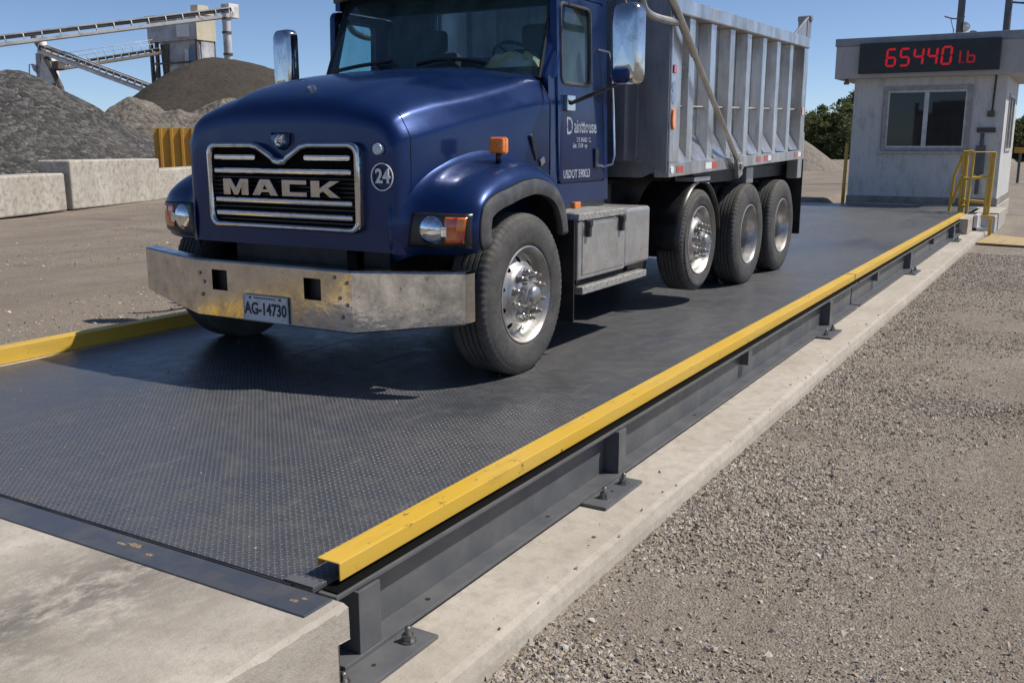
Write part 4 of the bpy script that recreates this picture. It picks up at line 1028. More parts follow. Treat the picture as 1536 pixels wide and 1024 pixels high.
for sg in (1, -1):
    xi, xo = X(sg*1.30), X(sg*1.44)
    def pr(poly, dx, m): m.prism(poly, (dx, 0, 0))
    m = MB(); x_ = X(sg*1.27); m.prism([(x_, Y0-.03, zT(Y0)-.055), (x_, Y1+.02, zT(Y1)-.055), (x_, Y1+.02, zT(Y1)+.075), (x_, Y0-.03, zT(Y0)+.075)], ((.185)*sg, 0, 0)); m.build('top_rail', M_alu, body, .012)
    m = MB(); m.prism([(xi, Y0-.03, zB(Y0)-.01), (xi, Y1, zB(Y1)-.01), (xi, Y1, zB(Y1)+.10), (xi, Y0-.03, zB(Y0)+.115)], (.145*sg, 0, 0)); rail = m.build('bottom_rail', M_alu, body, .008)
    m = MB(); m.prism([(xi, Y0-.03, zB(Y0)+.117), (xi, Y0+.20, zB(Y0)+.117), (xi, Y0+.20, zT(Y0)-.057), (xi, Y0-.03, zT(Y0)-.057)], (.142*sg, 0, 0)); m.build('corner_post', M_alu, body, .008)
    m = MB(); m.prism([(xi, Y1-.19, zB(Y1)-.25), (xi, Y1, zB(Y1)-.25), (xi, Y1+.02, zT(Y1)-.057), (xi, Y1-.17, zT(Y1)-.057)], (.142*sg, 0, 0)); m.build('corner_post', M_alu, body, .008)
    ry = [8.50, 9.07, 9.64, 10.20, 10.76, 11.32, 11.88]
    for y in ry:
        m = MB(); a, b_ = y, y+.17
        zb_, zt_ = zB(y)+.10, zT(y)-.058
        sec = [(xi, a-.02), (X(sg*1.415), a), (X(sg*1.415), b_-.03), (xi, b_+.0)]
        rws = []
        for z in (zb_+.0, zb_+.20, zt_):
            rws.append([(x, yy, z) for x, yy in sec])
        m.grid(rws, False, closed=True); m.build('side_rib', M_alu, body, .005)
        m = MB(); y1 = y+.20; y2 = y+.57-.06
        if y == ry[-1]: y2 = Y1-.2
        m.prism([(xi, y1-.03, zb_+.26), (X(sg*1.43), y1-.03, zb_+.02), (xi, y1-.03, zb_+.0)], (0, y2-y1+.04, 0)); m.build('shed_plate', M_alu, body)
    m = MB(); m.prism([(xi, Y0+.21, zB(Y0)+.36), (X(sg*1.43), Y0+.21, zB(Y0)+.12), (xi, Y0+.21, zB(Y0)+.10)], (0, .27, 0)); m.build('shed_plate', M_alu, body)
    m = MB(); m.tube([(X(sg*1.36), Y0+.1, zB(Y0)+.60), (X(sg*1.36), Y1-.1, zB(Y1)+.60)], .013, 8); m.build('tie_rod', M_steel_tie, body)
    # tarp arm
    a = Vector((X(sg*1.50), 7.70, 3.20)); b_ = Vector((X(sg*1.50), 9.80, 1.76)); d = (b_-a).normalized(); pn = Vector((0, d.z, -d.y))
    m = MB(); m.tube([a, a+(b_-a)*.33], .035, 10); m.tube([a+(b_-a)*.32, b_], .026, 10); m.box(X(sg*1.50)-.02, X(sg*1.50)+.02, 9.73, 9.86, 1.62, 1.86, Matrix.Rotation(R(18), 3, 'X')); m.cyl((X(sg*1.42), 9.82, 1.73), (X(sg*1.54), 9.82, 1.73), .035, 12)
    m.build('tarp_arm', M_rim, body)
    m = MB(); m.tube(catmull([(X(sg*1.47), 7.22, 3.25), (X(sg*1.47), 7.27, 3.04), (X(sg*1.47), 7.40, 2.965), (X(sg*1.475), 7.65, 2.95), (X(sg*1.475), 8.10, 2.965)], 4), .032, 10); m.build('tarp_tube', M_rim, body)
    # tailgate hinge plate
    m = MB(); m.prism([(X(sg*1.41), 11.95, zT(12)+.07), (X(sg*1.41), 12.45, 3.45), (X(sg*1.41), 12.56, 3.49), (X(sg*1.41), 12.66, 3.45), (X(sg*1.41), 12.66, zT(12)), (X(sg*1.41), 12.5, zT(12)+.05)], (.03*sg, 0, 0)); m.box(X(sg*1.33), X(sg*1.45), 12.48, 12.66, zT(12)+.05, 3.44) if sg > 0 else m.box(X(sg*1.45), X(sg*1.33), 12.48, 12.66, zT(12)+.05, 3.44)
    m.cyl((X(sg*1.30), 12.60, 3.47), (X(sg*1.47), 12.60, 3.47), .04, 12)
    m.build('tailgate_hinge', M_bulk, body, .006)
    m = MB(); m.prism([(X(sg*1.36), 12.64, 2.15), (X(sg*1.36), 12.80, 2.10), (X(sg*1.36), 12.83, 1.70), (X(sg*1.36), 12.72, 1.55), (X(sg*1.36), 12.64, 1.6)], (.05*sg, 0, 0)); m.build('tailgate_latch', M_alu, body, .01)
    # lamps and reflective tape
    def decal(y0, y1, z0_, z1_, mt, nm, base=1.4455, t=.004, bev=0):
        m = MB(); xa, xb = sorted((X(sg*base), X(sg*(base+t)))); m.box(xa, xb, y0, y1, z0_, z1_); m.build(nm, mt, rail, bev)
    m = MB(); m.tube([(X(sg*1.443), 8.0+.055, 2.16-.05), (X(sg*1.443), 8.055, 2.22)], .001, 4)
    el_ = [(X(sg*1.443), 8.065+.042*math.cos(a), 2.165+.09*math.sin(a)) for a in [2*math.pi*k/24 for k in range(24)]]
    m = MB(); m.prism(el_, (.02*sg, 0, 0)); m.build('oval_marker_lamp', M_amber, body, .006)
    m = MB(); m.box(*sorted((X(sg*1.443), X(sg*1.455))), 8.04, 8.11, 2.55, 2.62); m.build('red_marker', M_red, body, .004)
    m = MB(); m.prism([(X(sg*1.443), 8.07+.045*math.cos(a), 2.44+.05*math.sin(a)) for a in [2*math.pi*k/16 for k in range(16)]], (.003*sg, 0, 0)); m.prism([(X(sg*1.443), 8.07+.04*math.cos(a), 2.34+.05*math.sin(a)) for a in [2*math.pi*k/16 for k in range(16)]], (.003*sg, 0, 0)); m.build('round_sticker', simple('blue_sticker', (.16, .24, .42), .5, 0, (.34, .38, .44), 40), body)
    m = MB(); m.prism([(X(sg*1.4455), 8.085+.04*math.cos(a), zB(8.1)+.055+.034*math.sin(a)) for a in [2*math.pi*k/18 for k in range(18)]], (.005*sg, 0, 0)); m.build('round_reflector', M_white, rail)
    for y0_, ln, mt in ((8.20, .16, M_red), (8.95, .18, M_white), (9.14, .14, M_red), (10.62, .15, M_red), (10.92, .13, M_red), (11.06, .12, M_white), (12.22, .12, M_red), (12.38, .14, M_white), (12.52, .08, M_red)):
        decal(y0_, y0_+ln, zB(y0_)+.025, zB(y0_)+.085, mt, 'reflective_tape', t=.003)
    m = MB(); m.box(*sorted((X(sg*1.443), X(sg*1.452))), 12.45, 12.53, 2.30, 2.40); m.build('rear_marker', M_amber, body, .004)
    # fenders of the lift axle, mud flaps
    for nm, a0, a1 in (('front', 100, 186), ('rear', 8, 72)):
        m = MB(); rws = []
        for k in range(11):
            a = R(lerp(a0, a1, k/10)); rr = .575
            rws.append([(X(sg*s_), 8.97+rr*math.cos(a), D+.615+rr*math.sin(a)) for s_ in (.95, 1.36, 1.42)])
        m.grid(rws); o = m.build('axle_fender', M_plastic, tk); q = o.modifiers.new('s', 'SOLIDIFY'); q.thickness = .014
    m = MB(); m.box(*sorted((X(sg*1.2), X(sg*1.40))), 8.80, 9.25, 1.60, 1.645); m.build('fender_bracket', M_alu, tk, .006)
    m = MB(); m.box(*sorted((X(sg*.75), X(sg*1.43))), 12.74, 12.755, .80, 1.76); m.build('mud_flap', M_plastic, tk, .006)
    m = MB(); m.box(*sorted((X(sg*1.1), X(sg*1.35))), 10.6, 10.85, 1.52, 1.70); m.build('spring_bracket', M_bulk, tk, .01)
    m = MB(); m.box(*sorted((X(sg*1.0), X(sg*1.24))), 9.2, 12.72, 1.56, 1.70); m.build('inner_sill', M_black, tk)

# hi-vis vest thrown on the dashboard
m = MB(); rws = []
for i in range(15):
    r_ = []
    for j in range(13):
        u, v = i/14, j/12
        x = X(.48)+u*.46; y = 6.48+v*.22
        e = math.sin(math.pi*u)*math.sin(math.pi*v)
        z = 2.525+.11*e**.6+.075*noise.noise(Vector((u*7, v*6, 1)))*e**.3
        r_.append((x, y, z))
    rws.append(r_)
m.grid(rws); vest = m.build('safety_vest', simple('faded_hi_vis', (.92, .50, .15), .9, 0, (.80, .62, .52), 9, .45, .55), None, loc=(X(.7), 6.55, 2.52))
tag(vest, 'crumpled faded yellow safety vest lying on the dashboard behind the windshield', 'safety vest')

# ================================================================== SCALE HOUSE
bo = thing('scale_house', (-3.7, 29, 0), 'weathered white scale house with flat grey roof at the far end of the weighbridge', 'building')
BX0, BX1, BY0, BY1 = -5.46, -1.86, 27.0, 31.2
m = MB()
wx0, wx1, wz0, wz1 = -4.62, -2.70, 1.82, 3.30
for a, b_, c_, d_ in ((BX0, wx0, .42, 3.62), (wx1, BX1, .42, 3.62), (wx0, wx1, .42, wz0), (wx0, wx1, wz1, 3.62)): m.box(a, b_, BY0, BY0+.12, c_, d_)
m.box(BX0, BX0+.1, BY0+.12, BY1, .42, 3.62); m.box(BX0, BX1, BY1-.1, BY1, .42, 3.62)
sy0, sy1 = 28.0, 30.0
for a, b_, c_, d_ in ((BY0+.12, sy0, .42, 3.62), (sy1, BY1-.1, .42, 3.62), (sy0, sy1, .42, 1.75), (sy0, sy1, 3.2, 3.62)): m.box(BX1-.12, BX1, a, b_, c_, d_)
m.build('wall', M_wall, bo)
m = MB(); m.box(BX0-.03, BX1+.05, BY0-.03, BY1+.03, -.05, .419); m.build('foundation', M_block, bo, .01)
m = MB(); m.box(BX0-.02, BX1+.025, BY0-.025, BY1, .425, .60); m.build('base_trim', simple('base_trim_paint', (.20, .19, .18), .7, 0, (.33, .30, .26), 3), bo)
m = MB(); m.box(-5.90, -1.50, 26.6, 31.6, 3.60, 4.40); fa = m.build('roof_fascia', M_fascia, bo, .01)
m = MB(); m.box(-5.93, -1.47, 26.57, 31.63, 4.402, 4.60); m.build('roof_cap', M_cap, bo, .02)
m = MB()
for x in (-5.72, -1.72): m.box(x, x+.012, 26.594, 26.602, 3.62, 4.39)
m.build('fascia_seam', M_frame, fa)
fr = MB()
for a, b_, c_, d_ in ((-4.70, -2.60, 3.28, 3.38), (-4.70, -2.60, 1.76, 1.84), (-4.70, -4.60, 1.84, 3.28), (-2.72, -2.60, 1.84, 3.28)): fr.box(a, b_, BY0-.05, BY0+.05, c_, d_)
wn = fr.build('window', simple('window_surround', (.36, .36, .36), .6, 0, (.27, .26, .25), 6), bo, .006)
fr = MB()
for a, b_, c_, d_ in ((-4.60, -2.72, 3.23, 3.28), (-4.60, -2.72, 1.84, 1.89), (-4.60, -4.555, 1.89, 3.23), (-2.765, -2.72, 1.89, 3.23), (-3.72, -3.61, 1.89, 3.23)): fr.box(a, b_, BY0-.03, BY0+.03, c_, d_)
fr.build('window_sash', simple('white_sash', (.62, .62, .6), .5, 0, (.48, .47, .45), 6), wn, .004)
m = MB(); m.box(-4.56, -2.76, BY0+.005, BY0+.012, 1.885, 3.24); m.build('pane', M_winglass, wn)
m = MB(); m.box(-4.78, -2.52, BY0-.11, BY0-.002, 1.70, 1.757); m.build('sill', M_frame, wn, .006)
fr = MB()
for a, b_, c_, d_ in ((sy0, sy1, 3.12, 3.2), (sy0, sy1, 1.75, 1.83), (sy0, sy0+.08, 1.83, 3.12), (sy1-.08, sy1, 1.83, 3.12), (28.95, 29.05, 1.83, 3.12)): fr.box(BX1-.08, BX1+.03, a, b_, c_, d_)
w2_ = fr.build('window', M_frame, bo, .005); m = MB(); m.box(BX1-.05, BX1-.043, sy0+.05, sy1-.05, 1.8, 3.15); m.build('pane', M_winglass, w2_)
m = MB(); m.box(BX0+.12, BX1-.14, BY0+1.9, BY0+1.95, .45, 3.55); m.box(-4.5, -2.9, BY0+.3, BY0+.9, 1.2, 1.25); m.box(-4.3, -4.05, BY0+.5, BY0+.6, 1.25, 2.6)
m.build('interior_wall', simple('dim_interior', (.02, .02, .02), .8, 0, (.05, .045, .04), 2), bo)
m = MB(); m.tube([(-2.12, BY0-.02, 3.60), (-2.14, BY0-.02, 2.75), (-2.16, BY0-.02, 2.7)], .02, 8); m.build('conduit', M_black, bo)
m = MB(); m.box(-2.24, -2.08, BY0-.09, BY0-.002, 2.60, 2.74); m.box(-2.44, -2.02, BY0-.07, BY0-.002, 2.22, 2.34); m.build('junction_box', M_plantdark, bo, .01)
m = MB(); m.tube([(-2.30, BY0-.03, 2.2), (-2.32, BY0-.03, .7)], .045, 8); m.box(-2.42, -2.2, BY0-.10, BY0-.002, 1.2, 1.9); m.build('meter_box', M_pole, bo, .01)
m = MB(); m.cyl((-5.62, 26.75, 3.52), (-5.62, 26.75, 3.60), .05, 10); m.cyl((-5.62, 26.75, 3.46), (-5.62, 26.75, 3.52), .07, 10); m.build('soffit_lamp', M_plantdark, bo)
# display
ds = thing('weight_display', (-3.72, 26.55, 3.7), 'long black display board with red glowing numbers on the scale house fascia', 'display sign')
m = MB(); m.box(-5.29, -2.04, 26.44, 26.598, 3.70, 4.44); hs = m.build('housing', M_signbox, ds, .012)
segs = {'6': 'acdefg', '5': 'acdfg', '4': 'bcfg', '0': 'abcdef'}
def seg_mesh(m, ch, x, z, w_, h, t, y):
    sh = .05
    def q(a, b_): return (x+a+(b_)*sh, y, z+b_)
    hw = h/2; g_ = t*.10
    S_ = {'a': ((g_, h), (w_-g_, h)), 'd': ((g_, 0), (w_-g_, 0)), 'g': ((g_, hw), (w_-g_, hw)), 'f': ((0, hw+g_), (0, h-g_)), 'b': ((w_, hw+g_), (w_, h-g_)), 'e': ((0, g_), (0, hw-g_)), 'c': ((w_, g_), (w_, hw-g_))}
    for k in segs[ch]:
        (a, b_), (c_, d_) = S_[k]; hz = abs(d_-b_) < 1e-6; e = t/2
        if hz: P = [(a, b_), (a+e, b_+e), (c_-e, b_+e), (c_, b_), (c_-e, b_-e), (a+e, b_-e)]
        else: P = [(a, b_), (a-e, b_+e), (a-e, d_-e), (a, d_), (a+e, d_-e), (a+e, b_+e)]
        m.prism([q(*p) for p in P], (0, -.01, 0))
for k, ch in enumerate('65440'):
    m = MB(); seg_mesh(m, ch, -4.62+k*.322, 3.865, .20, .40, .050, 26.438); m.build('digit', M_led, hs)
m = MB(); y = 26.438
for a, b_, c_, d_ in ((-2.94, -2.90, 3.87, 4.16), (-2.86, -2.83, 3.87, 3.90), (-2.77, -2.73, 3.87, 4.16), (-2.73, -2.60, 4.02, 4.06), (-2.73, -2.60, 3.87, 3.91), (-2.62, -2.58, 3.90, 4.03)): m.box(a, b_, y-.01, y, c_, d_)
m.build('unit_letters', M_led2, hs)

# railing and landing right of the booth
rl = thing('stair_railing', (-2.1, 24, D), 'yellow tubular stair railing in front of the scale house corner', 'railing')
m = MB(); r = .033; z0 = .12
def tb(*p, r=.033): m.tube(p, r, 8)
pA, pB, pC, pD = (-2.45, 24.0), (-2.30, 24.0), (-2.16, 23.4), (-1.76, 24.0)
zt_ = 1.78
tb((-2.62, 24.3, .43), (-2.58, 24.3, 1.22), (-2.40, 24.2, 1.78), (-2.22, 24.2, 1.78)); tb((-2.40, 24.2, 1.74), (-2.40, 24.2, .43)); tb((-2.33, 24.2, 1.76), (-2.33, 24.2, .43)); tb((-2.42, 24.2, 1.18), (-2.58, 24.3, .62))
m.build('sloped_rail', M_yel, rl)
m = MB(); tb((-2.22, 23.9, .40), (-2.17, 23.9, 1.77), (-1.76, 24.0, 1.77), (-1.79, 24.0, .34)); tb((-1.83, 24.0, 1.76), (-1.86, 24.0, .34)); tb((-2.20, 23.9, 1.20), (-1.79, 24.0, 1.22)); tb((-2.4, 24.2, 1.18), (-2.2, 23.9, 1.18)); tb((-2.4, 24.2, .70), (-1.80, 24.0, .66)); tb((-2.40, 24.2, .58), (-2.2, 23.9, .56))
m.build('guard_rail', M_yel, rl)
lb = thing('landing_block', (-2.1, 22.9, 0), 'small concrete landing blocks under the yellow stair railing', 'landing')
m = MB(); m.box(-2.24, -1.99, 22.0, 23.6, .101, .42); m.build('block', M_block, lb, .012)
m = MB(); m.box(-1.98, -1.90, 23.0, 24.4, 0, .44); m.box(-1.90, -1.62, 23.9, 24.6, 0, .36); m.box(-1.98, -1.68, 23.0, 23.06, 0.101, .18); m.build('step_frame', M_plantgrey, lb, .01)
m = MB(); m.box(-1.92, -1.62, 23.6, 23.66, .36, .40); m.box(-1.68, -1.62, 23.05, 23.1, .0, .38); m.build('yellow_edge', M_yel, lb)
m = MB(); m.box(-2.5, -1.6, 24.62, 26.95, 0, .40); m.build('landing_floor', M_block, lb, .01)
m = MB(); m.prism([(-1.72, 20.9, .02), (-.2, 20.6, .02), (.1, 21.5, .02), (-1.6, 23.0, .02)], (0, 0, .03)); tag(m.build('painted_kerb', yellow_mat('faded_yellow_concrete', (.50, .36, .15), (.38, .29, .16)), None, .01, loc=(-1.5, 21.5, 0)), 'low faded yellow painted slab on the gravel beside the landing', 'kerb')
m = MB(); m.tube([(-5.58, 27.05, .0), (-5.56, 27.05, 1.95)], .045, 10); m.add([], []); tag(m.build('bollard', M_yel, None, loc=(-5.58, 27.05, 0)), 'slim yellow post at the left corner of the scale house', 'post')

# poles behind the booth
def pole(u, r, nm, label, extra):
    p = at(u, 60, 38.0); p.z = 0
    t = thing(nm, tuple(p), label, 'pole')
    m = MB(); m.tube([(p.x, p.y, 0), (p.x, p.y, 12)], [r, r*.85], 14); m.build('shaft', M_pole, t)
    extra(t, p); return t
def ex1(t, p):
    m = MB(); c = p+Vector((.26, 0, 6.45))
    m.lathe([(-.12, .20), (-.05, .19), (.05, .13), (.11, .05), (.12, .001)], 20, c=tuple(c)); m.build('lamp_head', M_plant, t)
    m = MB(); m.tube(catmull([p+Vector((.15, 0, 5.55)), p+Vector((.55, 0, 6.1)), p+Vector((1.0, 0, 5.75)), p+Vector((1.25, 0, 5.0))], 4), .045, 8); m.build('cable', M_plantdark, t)
def ex2(t, p):
    m = MB(); m.tube([p+Vector((0, 0, 7.4)), p+Vector((.7, 0, 7.3))], .04, 8); m.build('lamp_arm', M_pole, t)
    m = MB(); m.box(p.x+.55, p.x+1.2, p.y-.25, p.y+.1, 7.35, 7.6, Matrix.Rotation(R(15), 3, 'Y')); m.build('flood_lamp', M_plantdark, t, .04)
pole(1438, .15, 'utility_pole', 'dark steel pole with pale round lamp rising behind the scale house', ex1)
pole(1508, .15, 'utility_pole', 'dark steel pole with floodlight arm rising behind the display end of the scale house', ex2)
m = MB(); p = at(1470, 40, 31)
m.tube([(p.x, 29, 4.6), (p.x, 29, 4.95)], .012, 6); m.tube(catmull([(p.x-.25, 29, 5.28), (p.x, 29, 5.20), (p.x+.25, 29, 5.24)], 4), .02, 6); m.tube([(p.x, 29, 4.9), (p.x-.1, 29, 5.24)], .01, 6); m.tube(catmull([(p.x+.35, 29, 4.6), (p.x+.42, 29, 4.85), (p.x+.62, 29, 4.8), (p.x+.72, 29, 4.6)], 4), .02, 6)
tag(m.build('roof_antenna', M_plantdark, None, loc=(p.x, 29, 4.6)), 'small bent wire antenna on the scale house roof between two poles', 'antenna')

# ================================================================== YARD BARRIERS AND PILES
def block(p0, p1, h, zb, wd, label):
    p0, p1 = Vector(p0), Vector(p1); d = (p1-p0); ln = d.length; a = math.atan2(d.y, d.x); c = (p0+p1)/2
    m = MB(); nx, nz = 14, 6
    m.box(-ln/2+.02, ln/2-.02, -wd/2, wd/2, 0, h)
    o = m.build('concrete_block', M_block, None, .05, 3)
    o.location = (c.x, c.y, zb); o.rotation_euler = (R(random.uniform(-.4, .4)), R(random.uniform(-.5, .5)), a)
    return tag(o, label, 'concrete block', 'concrete blocks along the yard edge')
bdir = Vector((-23.75-21.95, 19.6-15.4)); 
q0 = Vector((-21.93, 15.36)); q1 = Vector((-23.72, 19.6)); u_ = (q1-q0).normalized(); nrm = Vector((-u_.y, u_.x))
if nrm.x > 0: nrm = -nrm
def bp(t, o=0): v = q0+u_*t+nrm*(o+.45); return (v.x, v.y, 0)
block(bp(-4.35), bp(-.12), .93, .30, .8, 'low pale concrete block at the left end of the row below the dark gravel pile')
block(bp(-8.9), bp(-4.45), .95, .30, .8, 'low concrete block left of the row mostly outside the picture')
block(bp(0.02), bp(4.62), 1.23, .30, .9, 'tallest stained concrete block standing in the middle of the row')
block(bp(4.72, .1), bp(9.2, .1), .90, .30, .8, 'low concrete block in front of the ribbed yellow panel beside the truck')
# yellow ribbed steel panel
yp = thing('steel_panel', (-30.5, 25.5, .3), 'ribbed rusty yellow steel panel standing behind the concrete blocks', 'steel panel')
pa, pb = at(231, 215, 33.5), at(345, 215, 34.5); ax = (pb-pa); ln = ax.length; ax.normalize()
m = MB(); prof = []
per_ = .36; k = int(ln/per_)+1
for i in range(k):
    for t, d_ in ((0, 0), (.42, 0), (.50, -.10), (.72, -.10), (.80, 0)):
        prof.append((i*per_+t*per_*1.25*.8, d_))
nn = Vector((-ax.y, ax.x, 0))
m.grid([[tuple(Vector((pa.x, pa.y, z))+ax*s+nn*(-d_ if nn.dot(FW) > 0 else d_)*-1) for s, d_ in prof] for z in (.25, 2.48)], False)
o = m.build('ribbed_sheet', M_yel2, yp); q = o.modifiers.new('s', 'SOLIDIFY'); q.thickness = .02
m = MB()
for s in (.9, 2.2, 3.2): 
    b_ = pa+ax*s+nn*.16; m.cyl((b_.x, b_.y, 0.3), (b_.x, b_.y, 2.4), .05, 8)
m.build('panel_post', M_plantdark, yp)

def pile(name, mat, label, fn, cx, cy, ex, ey, res, rough, rs, seed, zb=.25):
    m = MB(); nx, ny = int(2*ex/res), int(2*ey/res); rws = []
    for j in range(ny+1):
        r_ = []
        for i in range(nx+1):
            x = -ex+2*ex*i/nx; y = -ey+2*ey*j/ny
            hgt = fn(x, y)
            nz = noise.fractal(Vector((x*rs, y*rs, seed)), .9, 2.1, 5)
            e = min(1, max(0, hgt*2+.6))
            r_.append((cx+x, cy+y, zb+hgt+rough*nz*e if hgt > -.5 else zb-.6))
        rws.append(r_)
    m.grid(rws); o = m.build(name, mat, None, sharp=180, loc=(cx, cy, zb)); return tag(o, label, 'stockpile')
def cone(x, y, h, sl, rnd):
    d = math.hypot(x, y); return h+rnd*sl-sl*math.sqrt(d*d+rnd*rnd)
c1 = at(22, 215, 43.0)
dirx = RT
def f1(x, y):
    a = x*RT.x+y*RT.y     # along the view's right
    b_ = x*RT.y-y*RT.x
    return max(cone(x, y, 4.85, .70, 1.6), cone(x+9*RT.x+3, y+9*RT.y, 4.9, .7, 2.0), cone(x+20*RT.x, y+20*RT.y, 5.4, .68, 2))
pile('gravel_pile', M_pile1, 'large dark grey crushed stone pile behind the concrete blocks at left', f1, c1.x, c1.y, 26, 16, .30, .16, .9, 3)
c2 = at(300, 215, 74)
def f2(x, y):
    a = x*RT.x+y*RT.y; b_ = -x*RT.y+y*RT.x
    g_ = lambda a0, b0, h, r_: cone(a-a0, b_-b0, h, .62, r_)
    return max(g_(-4.3, 0, 5.0, .9), g_(-1.2, -1.0, 4.3, 1.2), g_(2.2, 0, 4.9, 1.4), g_(6, 1, 4.6, 2), g_(10, 2, 4.0, 2))
pile('rubble_pile', M_pile2, 'lumpy grey brown rubble pile behind the yellow panel', f2, c2.x, c2.y, 20, 16, .34, .55, .45, 11)
c3 = at(330, 215, 92)
def f3(x, y):
    a = x*RT.x+y*RT.y; b_ = -x*RT.y+y*RT.x
    aa = a*(1.25 if a < 0 else .78)
    return max(cone(aa, b_*.9, 9.6, .78, 5.5), cone((a-13)*.8, b_, 6.6, .6, 5))
pile('fines_pile', M_pile3, 'smooth dark brown mound of fines below the white hopper building', f3, c3.x, c3.y, 34, 26, .55, .28, .22, 23)
c4 = at(1190, 215, 60)
pile('fines_pile', M_pile4, 'small grey tan mound far off between the truck tail and the scale house', lambda x, y: cone(x, y, 2.15, .75, .5), c4.x, c4.y, 5, 5, .2, .06, .8, 31)

# ================================================================== PLANT
def truss(name, mat, label, a, b, w_, h, nseg, parent=None, dark_top=True):
    a, b = Vector(a), Vector(b); d = (b-a); ln = d.length; d.normalize(); side = d.cross(Vector((0, 0, 1))).normalized(); up = side.cross(d)
    t = thing(name, tuple(a), label, 'conveyor')
    def bar(m, p, q, r): m.tube([p, q], r, 6)
    m = MB()
    def obox(m, s0, s1, n0, n1, u0, u1):
        vs = [a+d*s+side*n_+up*u for u in (u0, u1) for n_ in (n0, n1) for s in (s0, s1)]
        m.add(vs, [(0, 2, 3, 1), (4, 5, 7, 6), (0, 1, 5, 4), (2, 6, 7, 3), (0, 4, 6, 2), (1, 3, 7, 5)])
    obox(m, 0, ln, -w_/2, w_/2, h*.55, h*.78); belt = m.build('belt', M_plantdark, t)
    m = MB()
    for n_ in (-w_/2, w_/2):
        obox(m, 0, ln, n_-.06, n_+.06, -.12, .10+.06*h)
        obox(m, 0, ln, n_-.05, n_+.05, h*.80, h*.92)
    m.build('chord', mat, t)
    for n_ in (-w_/2, w_/2):
        m = MB()
        for k in range(nseg+1):
            p = a+d*ln*k/nseg+side*n_; m.tube([p, p+up*h*.85], .06, 6)
        obox(m, .1, ln-.1, n_-.03, n_+.03, .1*h, .2*h); m.build('lattice', mat, t)
    return t, d, side, up, ln
Dp = 100.0
A = at(-260, 92, 88); B = at(348, 17, 101)
A.z -= .5; B.z -= .5
cv, d_, s_, u__, ln_ = truss('conveyor', M_plant, 'long upper conveyor rising to the white hopper building', A, B, 1.2, .95, 22)
m = MB(); hp = B+Vector((-.2, 0, .3)); m.box(hp.x-.7, hp.x+.5, hp.y-.7, hp.y+.7, hp.z-.5, hp.z+.9); m.build('head_pulley_box', M_plant, cv, .05)
pp = at(341, 60, 101); zt = at(341, 22, 101).z
ch = thing('discharge_chute', (pp.x, pp.y, 0), 'tall banded pale pipe standing under the conveyor head', 'chute')
m = MB(); m.tube([(pp.x, pp.y, 0), (pp.x, pp.y, zt)], .42, 16); m.build('pipe', M_plantgrey, ch)
for z in (zt-2.0, zt-4.2, zt-6.2, zt-.6): 
    m = MB(); m.cyl((pp.x, pp.y, z), (pp.x, pp.y, z+.22), .50, 16); m.build('band', M_plantdark, ch)
# hopper building
pc = at(295, 62, 103); zl_, zh_ = at(295, 59, 103).z, at(295, 22, 103).z
hb_ = thing('hopper_building', (pc.x-4, pc.y+3, 0), 'cream and grey hopper building on legs above the brown mound', 'building')
xL = pc.x-7.6; xR = pc.x
yF, yB = pc.y, pc.y+2.7
m = MB(); m.box(xL-.2, xR, yF+.0, yB, zl_, zh_); up_ = m.build('upper_hopper', M_plantgrey, hb_, .03)
m = MB(); m.box(xR+.002, xR+.10, yF, yB, zl_-.05, zh_); m.build('side_cladding', M_plantcream, up_)
m = MB(); m.box(xL-.3, xR+.2, yF-.2, yB+.1, zh_+.004, zh_+.18); m.box(xR-1.2, xR-.1, yF+.5, yF+2, zh_+.18, zh_+1.0); m.build('roof_ridge', M_plantcream, up_)
m = MB(); m.prism([(xR-3.0, yF-.06, zl_+.4), (xR-3.0, yF-.06, zl_+2.2), (xR-2.2, yF-.06, zl_+2.6), (xR-1.2, yF-.06, zl_+2.5), (xR-.95, yF-.06, zl_+3.0), (xR-.95, yF-.06, zl_+.3)], (0, .055, 0)); m.build('white_panel', simple('bright_white_panel', (.78, .78, .77), .6), up_)
m = MB(); m.box(xL+1.8, xR+.0, yF+.6, yB-.3, zl_-5.2, zl_-.004); m.build('lower_house', M_plantgrey, hb_)
m = MB(); m.box(xR-1.6, xR-.1, yF+.35, yF+.58, zl_-2.6, zl_-.5); m.build('blue_door', simple('blue_panel', (.12, .22, .36), .6, 0, (.3, .34, .38), 1), hb_)
m = MB(); m.box(xR-2.4, xR-1.8, yF+.35, yF+.58, zl_-2.8, zl_-.9); m.build('white_door', M_plant, hb_)
m = MB()
for x in (xL+.1, xL+1.0, xR-.2):
    for y in (yF+.2, yB-.2): m.box(x-.16, x+.16, y-.16, y+.16, 0, zl_-.002)
for z in (zl_-2.4, zl_-4.6): m.box(xL, xR, yF+.05, yF+.03+.2, z, z+.2)
m.prism([(xL+.1, yF+.1, zl_-4.5), (xL+.3, yF+.1, zl_-4.5), (xL+1.1, yF+.1, zl_-2.3), (xL+.9, yF+.1, zl_-2.3)], (0, .15, 0))
m.build('steel_leg', M_plantdark, hb_)
m = MB(); m.box(xL+.1, xL+3.2, yF+.7, yB-.4, 0, zl_-5.0); m.prism([(xL+1.2, yF+.5, zl_-.2), (xL+2.6, yF+.5, zl_-.2), (xL+2.3, yF+.5, zl_-3.4), (xL+1.5, yF+.5, zl_-5)], (0, 1, 0)); m.build('dark_base', M_plantdark, hb_)
